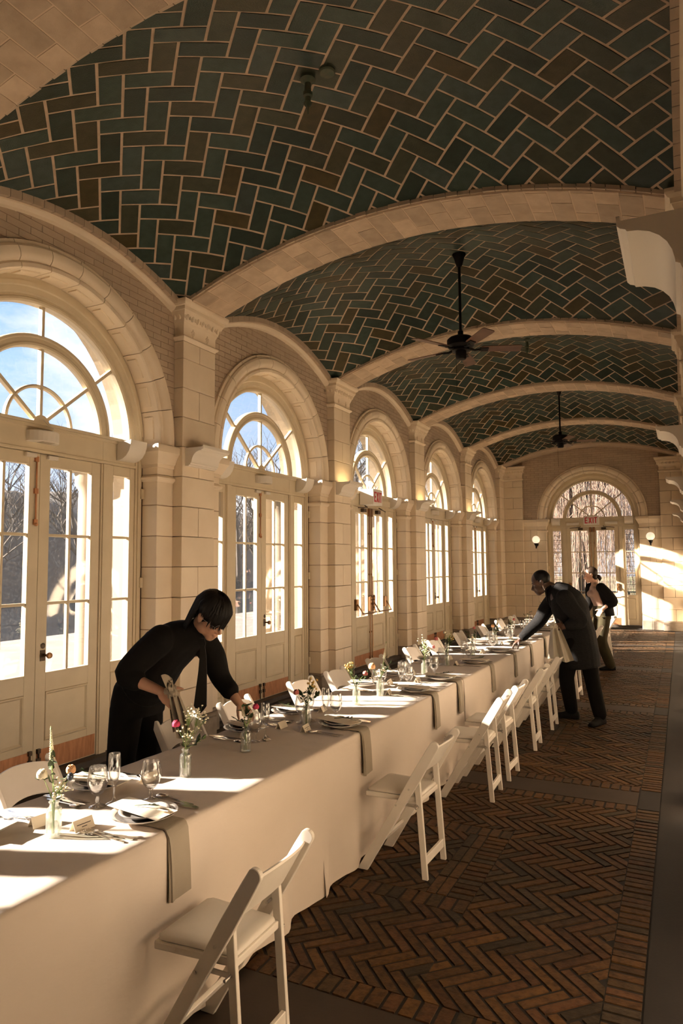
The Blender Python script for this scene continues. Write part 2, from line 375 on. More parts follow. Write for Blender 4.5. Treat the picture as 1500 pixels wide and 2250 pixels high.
def pieces_pier(hw=0.267, d0=0.115):
    """one pilaster with capital and plinth"""
    out = []
    zs = COURSE + [2.998, 3.305, 3.611, 3.917, 4.10]
    for k in range(len(zs)-1):
        z0, z1 = zs[k]+J, zs[k+1]-J
        cuts = [(-hw, hw)] if k % 2 else [(-hw, -J), (J, hw)]
        for a, c in cuts:
            b = MB(T); b.box(a, c, -d0, 0.02, z0, z1)
            out.append(('stone_block', b.mesh('stone_block', 'stone', bevel=0.004)))
    b = MB(T)
    b.loft([cap_ring(hw, p, z, d0) for p, z in [(0.0, 4.102), (0.006, 4.115), (0.022, 4.125), (0.028, 4.14), (0.022, 4.155), (0.003, 4.16)]])
    out.append(('astragal', b.mesh('astragal', 'stone', smooth=40)))
    b = MB(T)
    b.loft([cap_ring(hw, p, z, d0) for p, z in [(0.0, 4.162), (0.0, 4.255), (0.010, 4.275), (0.014, 4.292), (0.020, 4.297), (0.024, 4.315), (0.046, 4.36), (0.062, 4.398),
            (0.070, 4.402), (0.072, 4.44), (0.088, 4.446), (0.100, 4.462), (0.106, 4.478), (0.106, 4.503)]])
    out.append(('capital', b.mesh('capital', 'stone', smooth=30)))
    b = MB(T)
    n = 7
    for i in range(n):
        u = -hw-0.03+(2*hw+0.06)*(i+.5)/n
        b.ball((u, -d0-0.034, 4.350), 0.029, 8, 6, (0.85, 0.75, 1.30))
        for j in (-1, 1): b.ball((u+j*0.040, -d0-0.040, 4.350), 0.011, 6, 4, (0.6, 0.8, 3.0))
    for s in (-1, 1):
        for i in range(2): b.ball((s*(hw+0.032), -d0*.75+0.06*i, 4.350), 0.026, 8, 6, (0.75, 0.85, 1.30))
    out.append(('egg_moulding', b.mesh('egg_moulding', 'stone', smooth=True)))
    for u in (-hw*.45, hw*.45):
        b = MB(T)
        for k in range(5):
            a = 2*PI*k/5+.3
            b.ball((u+.019*cos(a), -d0-.004, 4.212+.019*sin(a)), 0.012, 6, 4, (1, .7, 1))
        b.ball((u, -d0-.008, 4.212), 0.009, 6, 4)
        b.ball((u, -d0-.004, 4.176), 0.008, 6, 4, (.7, .6, 1.6)); b.ball((u, -d0-.004, 4.246), 0.008, 6, 4, (.7, .6, 1.4))
        out.append(('rosette', b.mesh('rosette', 'stone', smooth=True)))
    b = MB(T); b.box(-hw-.03, hw+.03, -d0-.035, 0.02, 0.0, 0.20)
    b.loft([cap_ring(hw, p, z, d0) for p, z in [(0.022, 0.20), (0.028, 0.213), (0.022, 0.226), (0.004, 0.239)]])
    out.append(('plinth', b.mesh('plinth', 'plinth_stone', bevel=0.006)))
    return out
BAY_PIECES, PIER_PIECES = pieces_bay(), pieces_pier()
def place(pieces, parent, loc, rz):
    for n, me in pieces: link(n, me, parent, loc, (0, 0, rz))
def merged(pieces, name):
    b = MB()
    for n, me in pieces: b.add([tuple(v.co) for v in me.vertices], [tuple(p.vertices) for p in me.polygons])
    return b.mesh(name, 'stone', fix=False)

# ---------------------------------------------------- core of a wall with arched openings
def spandrel(b, r, w0, w1, ztop, half, n=28, zc=ZSP):
    top = [(r*cos(PI*k/n), zc+r*sin(PI*k/n)) for k in range(n+1)]
    for k in range(n):
        (u0, z0), (u1, z1) = top[k], top[k+1]
        vs = [(u0, w0, z0), (u1, w0, z1), (u1, w0, ztop), (u0, w0, ztop), (u0, w1, z0), (u1, w1, z1), (u1, w1, ztop), (u0, w1, ztop)]
        b.add(vs, [(0,1,2,3), (7,6,5,4), (0,4,5,1), (3,2,6,7)])
    for s in (-1, 1):
        u0, u1 = sorted((s*r, s*half)); b.box(u0, u1, w0, w1, zc, ztop)
def wall_core(name, bays, lo, hi, frame, label, solid=()):
    """frame maps (u, w, z) to the world with u = the coordinate along the wall"""
    up = MB(frame); low = MB(frame); out = MB(frame)
    for c in bays:
        f = lambda u, w, z, c=c: frame(c+u, w, z)
        q = MB(f); spandrel(q, 1.22, 0.006, 0.30, 5.6, BAY/2); up.v, up.f = up.v, up.f
        o = len(up.v); up.v += q.v; up.f += [tuple(i+o for i in g) for g in q.f]
        q = MB(f)
        for s in (-1, 1):
            u0, u1 = sorted((s*1.206, s*BAY/2)); q.box(u0, u1, 0.004, 0.30, 0, ZSP)
        o = len(low.v); low.v += q.v; low.f += [tuple(i+o for i in g) for g in q.f]
        q = MB(f); spandrel(q, 1.40, 0.302, 0.78, 5.6, BAY/2)
        for s in (-1, 1):
            u0, u1 = sorted((s*1.40, s*BAY/2)); q.box(u0, u1, 0.302, 0.78, -0.3, ZSP)
        o = len(out.v); out.v += q.v; out.f += [tuple(i+o for i in g) for g in q.f]
    for a, c in solid:
        low.box(a, c, 0.004, 0.30, 0, ZSP); up.box(a, c, 0.006, 0.30, ZSP, 5.6); out.box(a, c, 0.302, 0.78, -0.3, 5.6)
    w = obj(name, up, 'brick_joint', kind='structure', label=label, cat='wall')
    obj('ashlar_core', low, 'mortar', w)
    obj('outer_wall', out, 'ext_stone', w)
    return w
FLW = lambda y, w, z: (XW-w, y, z)
FBW = lambda x, w, z: (x, YB+w, z)
wall_left = wall_core('wall_left', BAYS, 0, 0, FLW, 'long cream stone wall of arched glazed doors between pilasters', solid=[(YN-.3, BAYS[0]-BAY/2), (BAYS[-1]+BAY/2, YB+.3)])
UB = -2.17
wall_back = wall_core('wall_back', [UB], 0, 0, FBW, 'end wall with one arched glazed doorway under an exit sign', solid=[(-6, UB-BAY/2), (UB+BAY/2, 1.6)])
b = MB(); b.box(XWR, XWR+0.3, YN, YB+.3, 0, 5.6)
wall_right = obj('wall_right', b, 'stone', kind='structure', label='cream stone wall along the aisle edge of the picture', cat='wall')
b = MB(); b.box(-6, 1.6, YN-.3, YN, 0, 5.6)
wall_front = obj('wall_front', b, 'stone', kind='structure', label='plain cream wall closing the hall behind the viewpoint', cat='wall')
b = MB(); b.box(-6.2, 1.6, YN-.3, YB+1.3, 5.6, 5.75)
light_block_slab = obj('light_block', b, 'ext_stone', kind='structure', label='unseen flat slab added above the tiled vaults to keep light out', cat='light_block')  # unseen slab added over the hall so sun and sky cannot leak in

for k, c in enumerate(BAYS):
    if k: place(BAY_PIECES, wall_left, (XW, c, 0), 0.0)
    else: link('arch_surround', merged(BAY_PIECES, 'arch_surround'), wall_left, (XW, c, 0))
PIER_ONE = merged(PIER_PIECES, 'pilaster')
for k, c in enumerate(PIERS):
    if k: place(PIER_PIECES, wall_left, (XW, c, 0), 0.0)
    else: link('pilaster', PIER_ONE, wall_left, (XW, c, 0))
    link('pilaster', PIER_ONE, wall_right, (XWR, c, 0), (0, 0, PI))
    b = MB(lambda u, w, z, c=c: (XWR+w, c+u, z))
    b.loft([cap_ring(0.267, p_, z) for p_, z in [(.10, 0.0), (.11, .02), (.11, .09), (.095, .10), (.118, .12), (.130, .145), (.130, .17), (.115, .20), (.085, .215), (.075, .235), (.095, .255), (.10, .27), (.085, .29), (.04, .305), (.0, .33)]])
    obj('base_moulding', b, 'stone', wall_right, smooth=35)
# last pilaster against the end wall
place(pieces_pier(hw=0.30), wall_left, (XW, 19.39, 0), 0.0)
link('pilaster', PIER_ONE, wall_right, (XWR, 19.39, 0), (0, 0, PI))
place(BAY_PIECES, wall_back, (UB, YB, 0), -PI/2)
for x0, x1 in ((-4.50, -3.976), (-0.444, 0.10)):
    place(pieces_pier(hw=(x1-x0)/2, d0=0.1), wall_back, ((x0+x1)/2, YB, 0), -PI/2)
# ashlar between pilaster and doorway on the end wall
for s, ue in ((-1, -3.976-UB), (1, -0.444-UB)):
    for k in range(8):
        cuts = [1.4385, abs(ue)]
        if k % 2: cuts = [1.4385, 1.4385+(abs(ue)-1.4385)*.5, abs(ue)]
        for a, c in zip(cuts, cuts[1:]):
            b = MB(lambda u, w, z: (UB+u, YB+w, z)); u0, u1 = sorted((s*(a+J), s*(c-J)))
            b.box(u0, u1, 0, 0.02, COURSE[k]+J, COURSE[k+1]-J); obj('stone_block', b, 'stone', wall_back, bevel=0.004)
    b = MB(lambda u, w, z: (UB+u, YB+w, z))
    pr = [(0.0, 2.694), (0.0, 2.76), (-0.012, 2.765), (-0.014, 2.795), (-0.024, 2.80), (-0.060, 2.875), (-0.078, 2.905), (-0.084, 2.965), (-0.076, ZI), (0.02, ZI), (0.02, 2.694)]
    u0, u1 = sorted((s*1.44, ue)); b.prism(pr, lambda w, z, u: (u, w, z), u0, u1); obj('impost', b, 'stone', wall_back)
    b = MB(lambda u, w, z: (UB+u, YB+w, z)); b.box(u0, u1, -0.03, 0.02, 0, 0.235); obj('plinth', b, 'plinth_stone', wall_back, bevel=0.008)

# ---------------------------------------------------- painted brick in the lunettes
BL, BH = 0.222, 0.062
def lunette_bricks(lo, hi, zlim, inside):
    """list of (u0, u1, z0) of the bricks that show in one lunette"""
    res = []
    for j in range(int((5.1-2.99)/BH)):
        z = 2.99+j*BH; off = (BL/2 if j % 2 else 0)
        n = int((hi-lo)/BL)+2
        for i in range(n):
            u0 = lo-BL+off+i*BL; u1 = u0+BL
            u0, u1 = max(u0, lo), min(u1, hi)
            if u1-u0 < 0.03: continue
            um = (u0+u1)/2
            far = max(math.hypot(u, zz-ZSP) for u in (u0-inside, u1-inside) for zz in (z, z+BH))
            if far < 1.40: continue
            if min(z, 9) > zlim(um)+.02: continue
            dz = z-ZSP                                   # keep clear of the arch stones
            if abs(dz) < 1.30:
                lim = math.sqrt(1.30**2-dz*dz)
                if um >= inside: u0 = max(u0, inside+lim)
                else: u1 = min(u1, inside-lim)
                if u1-u0 < .02: continue
            res.append((u0, u1, z))
    return res
def lun_z(y0, y1, rise, base=4.49): return lambda y: base+rise*(1-((y-(y0+y1)/2)/((y1-y0)/2))**2)
VAULTS = [(2.80, PIERS[1]-.27, 0.29)] + [(PIERS[k]+.27, PIERS[k+1]-.27, 0.37) for k in range(1, 4)] + [(PIERS[4]+.27, 19.09, 0.37)]
for k in range(5):
    y0, y1, rise = VAULTS[k]; c = BAYS[k+1]
    L = lunette_bricks(PIERS[k]+.267, (PIERS[k+1] if k < 4 else 19.39)-.267, lun_z(y0, y1, rise), c)
    if k == 0:
        L = [q for q in L if q[1] > 3.0]
        L.sort(key=lambda q: (q[0]-4.2)**2*.5+abs(q[2]-4.2))
        ind, rest = L[:290], L[290:]
        for u0, u1, z in ind:
            b = MB(FLW); b.box(u0+.0024, u1-.0024, 0, 0.01, z+.0024, z+BH-.0024); obj('brick', b, 'painted_brick', wall_left, fix=False)
    else: rest = L
    b = MB(FLW)
    for u0, u1, z in rest: b.box(u0+.003, u1-.003, 0, 0.01, z+.003, z+BH-.003)
    obj('brickwork', b, 'painted_brick', wall_left, fix=False, kind='stuff')
b = MB(FBW)
for u0, u1, z in lunette_bricks(-3.976, -0.444, lambda x: 4.49+.5*(1-((x-XC)/2.3)**2), UB): b.box(u0+.003, u1-.003, 0, 0.01, z+.003, z+BH-.003)
obj('brickwork', b, 'painted_brick', wall_back, fix=False, kind='stuff')

b = MB(lambda y, w, z: (XWR+w, y, z)); b2 = MB(lambda y, w, z: (XWR+w, y, z))
for k in range(4):
    ya, yb = PIERS[k]+.267, PIERS[k+1]-.267
    for j in range(9):
        z0, z1 = (COURSE+[2.998])[j], (COURSE+[2.998])[j+1]; n = 5
        for i in range(n+(j % 2)):
            a = ya+(yb-ya)*max(0, i-(j % 2)*.5)/n; c = ya+(yb-ya)*min(n, i+1-(j % 2)*.5)/n
            b.box(a+J, c-J, -.006, .002, z0+J, z1-J)
    for j in range(30):
        z = 3.0+j*BH; m = int((yb-ya)/BL)+1
        for i in range(m): b2.box(ya+i*BL+(BL/2 if j % 2 else 0)+.003, min(yb, ya+(i+1)*BL+(BL/2 if j % 2 else 0)-.003), -.005, .002, z+.003, z+BH-.003)
obj('ashlar_facing', b, 'stone', wall_right, fix=False, kind='stuff'); obj('brickwork', b2, 'painted_brick', wall_right, fix=False, kind='stuff')

# ---------------------------------------------------- vaults: herringbone tiles on shallow domes
def clip(poly, x0, x1, y0, y1):
    for ax, v, sg in ((0, x0, 1), (0, x1, -1), (1, y0, 1), (1, y1, -1)):
        out = []
        for i in range(len(poly)):
            p, q = poly[i], poly[(i+1) % len(poly)]
            dp, dq = sg*(p[ax]-v), sg*(q[ax]-v)
            if dp >= 0: out.append(p)
            if (dp >= 0) != (dq >= 0):
                t = dp/(dp-dq); out.append((p[0]+t*(q[0]-p[0]), p[1]+t*(q[1]-p[1])))
        poly = out
        if len(poly) < 3: return []
    return poly
def herringbone(x0, x1, y0, y1, W, n, gap, ox=0.0, oy=0.0, ang=PI/4):
    """clipped outlines of a herringbone of n:1 pieces laid at 45 degrees"""
    cx, cy = (x0+x1)/2+ox, (y0+y1)/2+oy
    rad = math.hypot(x1-x0, y1-y0)/2+n*W+math.hypot(ox, oy); N = int(rad/W)+2
    ca, sa = cos(ang), sin(ang); out = []
    for j in range(-N, N+1):
        for kind in (0, 1):
            st = (j if kind == 0 else j+1) % (2*n)
            i = -N-((-N-st) % (2*n))
            while i <= N:
                a0, b0, a1, b1 = (i, j, i+n, j+1) if kind == 0 else (j, i, j+1, i+n)
                P = [(a0*W+gap, b0*W+gap), (a1*W-gap, b0*W+gap), (a1*W-gap, b1*W-gap), (a0*W+gap, b1*W-gap)]
                Q = [(cx+a*ca-c*sa, cy+a*sa+c*ca) for a, c in P]
                if max(q[0] for q in Q) > x0 and min(q[0] for q in Q) < x1 and max(q[1] for q in Q) > y0 and min(q[1] for q in Q) < y1:
                    Q = clip(Q, x0, x1, y0, y1)
                    if Q: out.append(Q)
                i += 2*n
    return out
def area(P): return abs(sum(P[i][0]*P[(i+1) % len(P)][1]-P[(i+1) % len(P)][0]*P[i][1] for i in range(len(P))))/2
def vault_z(x, y, y0, y1, rise):
    return 4.49+.47*(1-((x-XC)/2.3)**2)+rise*(1-((y-(y0+y1)/2)/((y1-y0)/2))**2)
CNAME = ['nearest', 'second', 'third', 'fourth', 'farthest']
ceilings = []
for k, (y0, y1, rise) in enumerate(VAULTS):
    b = MB(); nx, ny = 30, 18; xa, xb, ya, yb = XC-2.42, XC+2.42, y0-.05, y1+.05
    vs = [(xa+(xb-xa)*i/nx, ya+(yb-ya)*j/ny) for j in range(ny+1) for i in range(nx+1)]
    b.add([(x, y, vault_z(x, y, y0, y1, rise)) for x, y in vs], [(j*(nx+1)+i, j*(nx+1)+i+1, (j+1)*(nx+1)+i+1, (j+1)*(nx+1)+i) for j in range(ny) for i in range(nx)])
    ce = obj('ceiling', b, 'ceiling_joint', smooth=True, kind='structure', label='%s shallow vault of green and brown herringbone tiles' % CNAME[k], cat='ceiling')
    ceilings.append(ce)
    H = herringbone(XC-2.36, XC+2.27, y0, y1, 0.163, 2, 0.0100)
    H = [P for P in H if area(P) > 0.0006]
    stuff = MB()
    for P in H:
        q = stuff if k >= 2 else MB()
        n = len(P); zz = [vault_z(x, y, y0, y1, rise) for x, y in P]; d = random.uniform(0.002, 0.005)
        q.add([(x, y, z+.003) for (x, y), z in zip(P, zz)] + [(x, y, z-d) for (x, y), z in zip(P, zz)],
              [tuple(range(n)), tuple(range(2*n-1, n-1, -1))] + [(i, n+i, n+(i+1) % n, (i+1) % n) for i in range(n)])
        if k < 2: obj('tile', q, 'ceiling_tile', ce, fix=False)
    if k >= 2: obj('tiling', stuff, 'ceiling_tile', ce, fix=False, kind='stuff')
    # brick rim along both side walls
    for s in (-1, 1):
        b = MB(); n = 26; hx = 2.415 if s < 0 else 2.375
        for i in range(n):
            ya_, yb_ = y0-.02+(y1-y0+.04)*i/n+.003, y0-.02+(y1-y0+.04)*(i+1)/n-.003
            za = lun_z(y0, y1, rise, 4.452)(ya_); zb = lun_z(y0, y1, rise, 4.452)(yb_)
            x0_, x1_ = XC+s*(hx+.02), XC+s*(hx-.115)
            b.add([(x0_, ya_, za-.03), (x1_, ya_, za-.03), (x1_, ya_, za+.035), (x0_, ya_, za+.035), (x0_, yb_, zb-.03), (x1_, yb_, zb-.03), (x1_, yb_, zb+.035), (x0_, yb_, zb+.035)],
                  [(0,1,2,3), (7,6,5,4), (0,4,5,1), (1,5,6,2), (2,6,7,3), (3,7,4,0)])
        obj('rim_brickwork', b, 'painted_brick', wall_left if s < 0 else wall_right, kind='stuff')
        b = MB()
        b.loft([[(XC+s*(hx+.02), y, z-.085), (XC+s*(hx-.045), y, z-.075), (XC+s*(hx-.07), y, z-.045), (XC+s*(hx-.07), y, z-.03), (XC+s*(hx+.02), y, z-.03)]
                for y, z in [(y0-.02+(y1-y0+.04)*i/24, lun_z(y0, y1, rise, 4.452)(y0-.02+(y1-y0+.04)*i/24)) for i in range(25)]])
        obj('lunette_moulding', b, 'stone', wall_left if s < 0 else wall_right, smooth=40)

# ---------------------------------------------------- transverse arches
def arch_z(x, base=4.45): return base+.47*(1-((x-XC)/2.3)**2)
ARCHES = [(1.75, 2.80)] + [(PIERS[k]-.27, PIERS[k]+.27) for k in range(1, 5)] + [(19.09, 19.70)]
for k, (y0, y1) in enumerate(ARCHES):
    b = MB(); n = 40; xs = [XC-2.40+4.80*i/n for i in range(n+1)]
    b.loft([[(x, y0, arch_z(x)), (x, y1, arch_z(x)), (x, y1, arch_z(x)+.35), (x, y0, arch_z(x)+.35)] for x in xs])
    tr = obj('trim_%d' % (k+1), b, 'arch_joint', kind='structure', cat='arch',
             label=['broad pale tiled arch cut by the top edge of the picture', 'nearest complete pale tiled arch across the ceiling', 'second complete tiled arch, behind the near ceiling fan',
                    'third complete tiled arch across the ceiling', 'fourth complete tiled arch across the ceiling', 'banded brick arch against the end wall'][k])
    tiles = []
    if k < 5:
        step = 0.176; m = int(4.7/step)
        wid = y1-y0
        for i in range(m):
            xa, xb = XC-2.35+i*step+.0055, XC-2.35+(i+1)*step-.0055
            cell = 0.346; off = (0.173 if i % 2 else 0.0) + 0.03
            y = y0-cell+off
            while y < y1:
                a, c = max(y+.0055, y0+.004), min(y+cell-.0055, y1-.004)
                if c-a > .02: tiles.append((xa, xb, a, c))
                y += cell
    else:
        for r in range(9):
            ya, yb = y0+.6*r/9+.005, y0+.6*(r+1)/9-.005
            x = XC-2.36-(0.11 if r % 2 else 0)
            while x < XC+2.3:
                tiles.append((max(x+.003, XC-2.36), min(x+.217, XC+2.30), ya, yb)); x += .222
    st = MB()
    for xa, xb, ya, yb in tiles:
        q = MB() if k < 2 else st
        d = random.uniform(.0015, .004)
        P = [(xa, ya), (xb, ya), (xb, yb), (xa, yb)]; zz = [arch_z(x) for x, _ in P]
        q.add([(x, y, z+.002) for (x, y), z in zip(P, zz)] + [(x, y, z-d) for (x, y), z in zip(P, zz)],
              [(0,1,2,3), (7,6,5,4), (0,4,5,1), (1,5,6,2), (2,6,7,3), (3,7,4,0)])
        if k < 2: obj('tile', q, 'arch_tile', tr, fix=False)
    if k >= 2: obj('tiling', st, 'arch_tile' if k < 5 else 'painted_brick', tr, fix=False, kind='stuff')
    # rough brick edge where the vault meets the arch
    for s, ye in ((-1, y0), (1, y1)):
        if k == 5 and s > 0: continue
        b = MB(); m = 44
        for i in range(m):
            xa, xb = XC-2.34+4.66*i/m+.003, XC-2.34+4.66*(i+1)/m-.003
            za, zb = arch_z(xa), arch_z(xb); p = random.uniform(.018, .028)
            ya, yb = sorted((ye-s*.01, ye+s*p))
            b.add([(xa, ya, za+.012), (xb, ya, zb+.012), (xb, yb, zb+.012), (xa, yb, za+.012), (xa, ya, za+.060), (xb, ya, zb+.060), (xb, yb, zb+.060), (xa, yb, za+.060)],
                  [(0,3,2,1), (4,5,6,7), (0,1,5,4), (1,2,6,5), (2,3,7,6), (3,0,4,7)])
        obj('edge_brickwork', b, 'painted_brick', tr, fix=False, kind='stuff')

# ---------------------------------------------------- floor
XI, XO = -0.36, -0.21                        # brick border along the aisle
b = MB(); b.box(-4.95, XWR+.3, YN-.3, YB+1.0, -0.3, -0.006)
floor0 = obj('floor', b, 'floor_joint', kind='structure', label='dark herringbone brick floor with cement strips', cat='floor')
b = MB(); b.box(XO+.004, XWR+.01, YN, YB, -.02, 0.0); obj('cement_walk', b, 'floor_cement', floor0)
b = MB(); b.box(-4.62, 2*XC-XO-.004, YN, YB, -.02, 0.0); obj('cement_walk', b, 'floor_cement', floor0)
FPAN = [(2.79, 5.47)] + [(PIERS[k]+.345, PIERS[k+1]-.245) for k in range(1, 4)] + [(PIERS[4]+.345, 19.25)]
STRIPS = [(1.9, 2.66)] + [(PIERS[k]-.11, PIERS[k]+.21) for k in range(1, 5)] + [(19.39, 19.6)]
for a, c in STRIPS:
    b = MB(); b.box(2*XC-XI+.006, XI-.006, a, c, -.02, -0.001); obj('cement_strip', b, 'floor_cross', floor0)
    b = MB(); b.box(XI+.004, XO-.004, a-.06, c+.06, -.02, -0.0015); obj('cement_slab', b, 'floor_cement', floor0)
bricks = []                                  # (outline, near-ness)
def rows(x0, x1, y0, y1, along, pitch):
    n = max(1, round(((x1-x0) if along == 'x' else (y1-y0))/pitch))
    for i in range(n):
        if along == 'x': a, c = x0+(x1-x0)*i/n+.008, x0+(x1-x0)*(i+1)/n-.008; bricks.append([(a, y0+.005), (c, y0+.005), (c, y1-.005), (a, y1-.005)])
        else: a, c = y0+(y1-y0)*i/n+.009, y0+(y1-y0)*(i+1)/n-.009; bricks.append([(x0+.005, a), (x1-.005, a), (x1-.005, c), (x0+.005, c)])
for k, (y0, y1) in enumerate(FPAN):
    ym = (y0+y1)/2
    xl, xr = 2*XC-XI, XI
    rows(xl, xr, y0-.125, y0, 'x', .0735); rows(xl, xr, y1, y1+.125, 'x', .0735)     # soldier rows beside the cement strips
    rows(XI, XO, y0-.06, y1+.06, 'y', .062); rows(2*XC-XO, 2*XC-XI, y0-.06, y1+.06, 'y', .062)
    fx0, fx1, fy0, fy1 = 2*XC+1.07, -1.07, ym-.59, ym+.59                              # framed panel in the middle
    bw = .14
    rows(fx0, fx1, fy0, fy0+bw, 'x', .0735); rows(fx0, fx1, fy1-bw, fy1, 'x', .0735)
    rows(fx1-bw, fx1, fy0+bw, fy1-bw, 'y', .062); rows(fx0, fx0+bw, fy0+bw, fy1-bw, 'y', .062)
    rows(fx1-bw-.06, fx1-bw, fy0+bw, fy1-bw, 'y', .21); rows(fx1-bw-.12, fx1-bw-.06, fy0+bw, fy1-bw, 'y', .21)
    rows(fx0+bw, fx0+bw+.06, fy0+bw, fy1-bw, 'y', .21)
    for (a0, a1, c0, c1) in ((xl, fx0, y0, y1), (fx1, xr, y0, y1), (fx0, fx1, y0, fy0), (fx0, fx1, fy1, y1), (fx0+bw+.06, fx1-bw-.12, fy0+bw, fy1-bw)):
        if k < 2 and a1 <= -2.7: pass
        bricks += [P for P in herringbone(a0, a1, c0, c1, 0.0595, 4, 0.0078, ox=XC-(a0+a1)/2, oy=ym-(c0+c1)/2, ang=PI*.75) if area(P) > .0006]
def cen(P): return (sum(p[0] for p in P)/len(P), sum(p[1] for p in P)/len(P))
vis = []; rest = []
for P in bricks:
    x, y = cen(P)
    (vis if (x > -1.75 and y > 2.66 and area(P) > .004) else rest).append(P)
vis.sort(key=lambda P: math.hypot(*cen(P)))
rest += vis[300:]; vis = vis[:300]
def brick_into(q, P):
    n = len(P); h = random.uniform(-.002, .002); tl = [random.uniform(-.0012, .0012) for _ in range(n)]
    q.add([(x, y, -.012) for x, y in P] + [(x, y, h+t) for (x, y), t in zip(P, tl)], [tuple(range(n, 2*n))] + [(i, (i+1) % n, n+(i+1) % n, n+i) for i in range(n)])
for P in vis:
    q = MB(); brick_into(q, P); obj('brick', q, 'floor_brick', floor0, fix=False)
q = MB()
for P in rest: brick_into(q, P)
obj('brick_paving', q, 'floor_brick', floor0, fix=False, kind='stuff')

# ------------------------------------------------------------------ doors and fanlights
W0, W1, WG = 0.215, 0.27, 0.243              # front, back and glass of the joinery (depth behind the wall face)
GL0, GL1 = WG-.0015, WG+.0015
def bx(*a): return MB(T).box(*a)
def sector(r0, r1, a0, a1, w0, w1, n=8):
    b = MB(T)
    if r0 > 1e-4: arc_ring(b, [(r0, w0), (r1, w0), (r1, w1), (r0, w1)], 2.99, a0, a1, n)
    else:
        pts = [(0, 0)] + [(r1*cos(a0+(a1-a0)*k/n), r1*sin(a0+(a1-a0)*k/n)) for k in range(n+1)]
        b.prism(pts, lambda u, z, w: (u, w, 2.99+z), w0, w1)
    return b
def moulded(b, u0, u1, z0, z1, w, prof):
    """nested rectangular mouldings; prof = list of (inset, depth)"""
    b.loft([[(u0+i, w+d, z0+i), (u1-i, w+d, z0+i), (u1-i, w+d, z1-i), (u0+i, w+d, z1-i)] for i, d in prof])
PANEL = [(0.0, 0.0), (0.006, -0.012), (0.014, -0.014), (0.020, -0.006), (0.032, 0.004), (0.036, 0.012), (0.052, 0.012), (0.060, 0.002), (0.066, 0.002)]
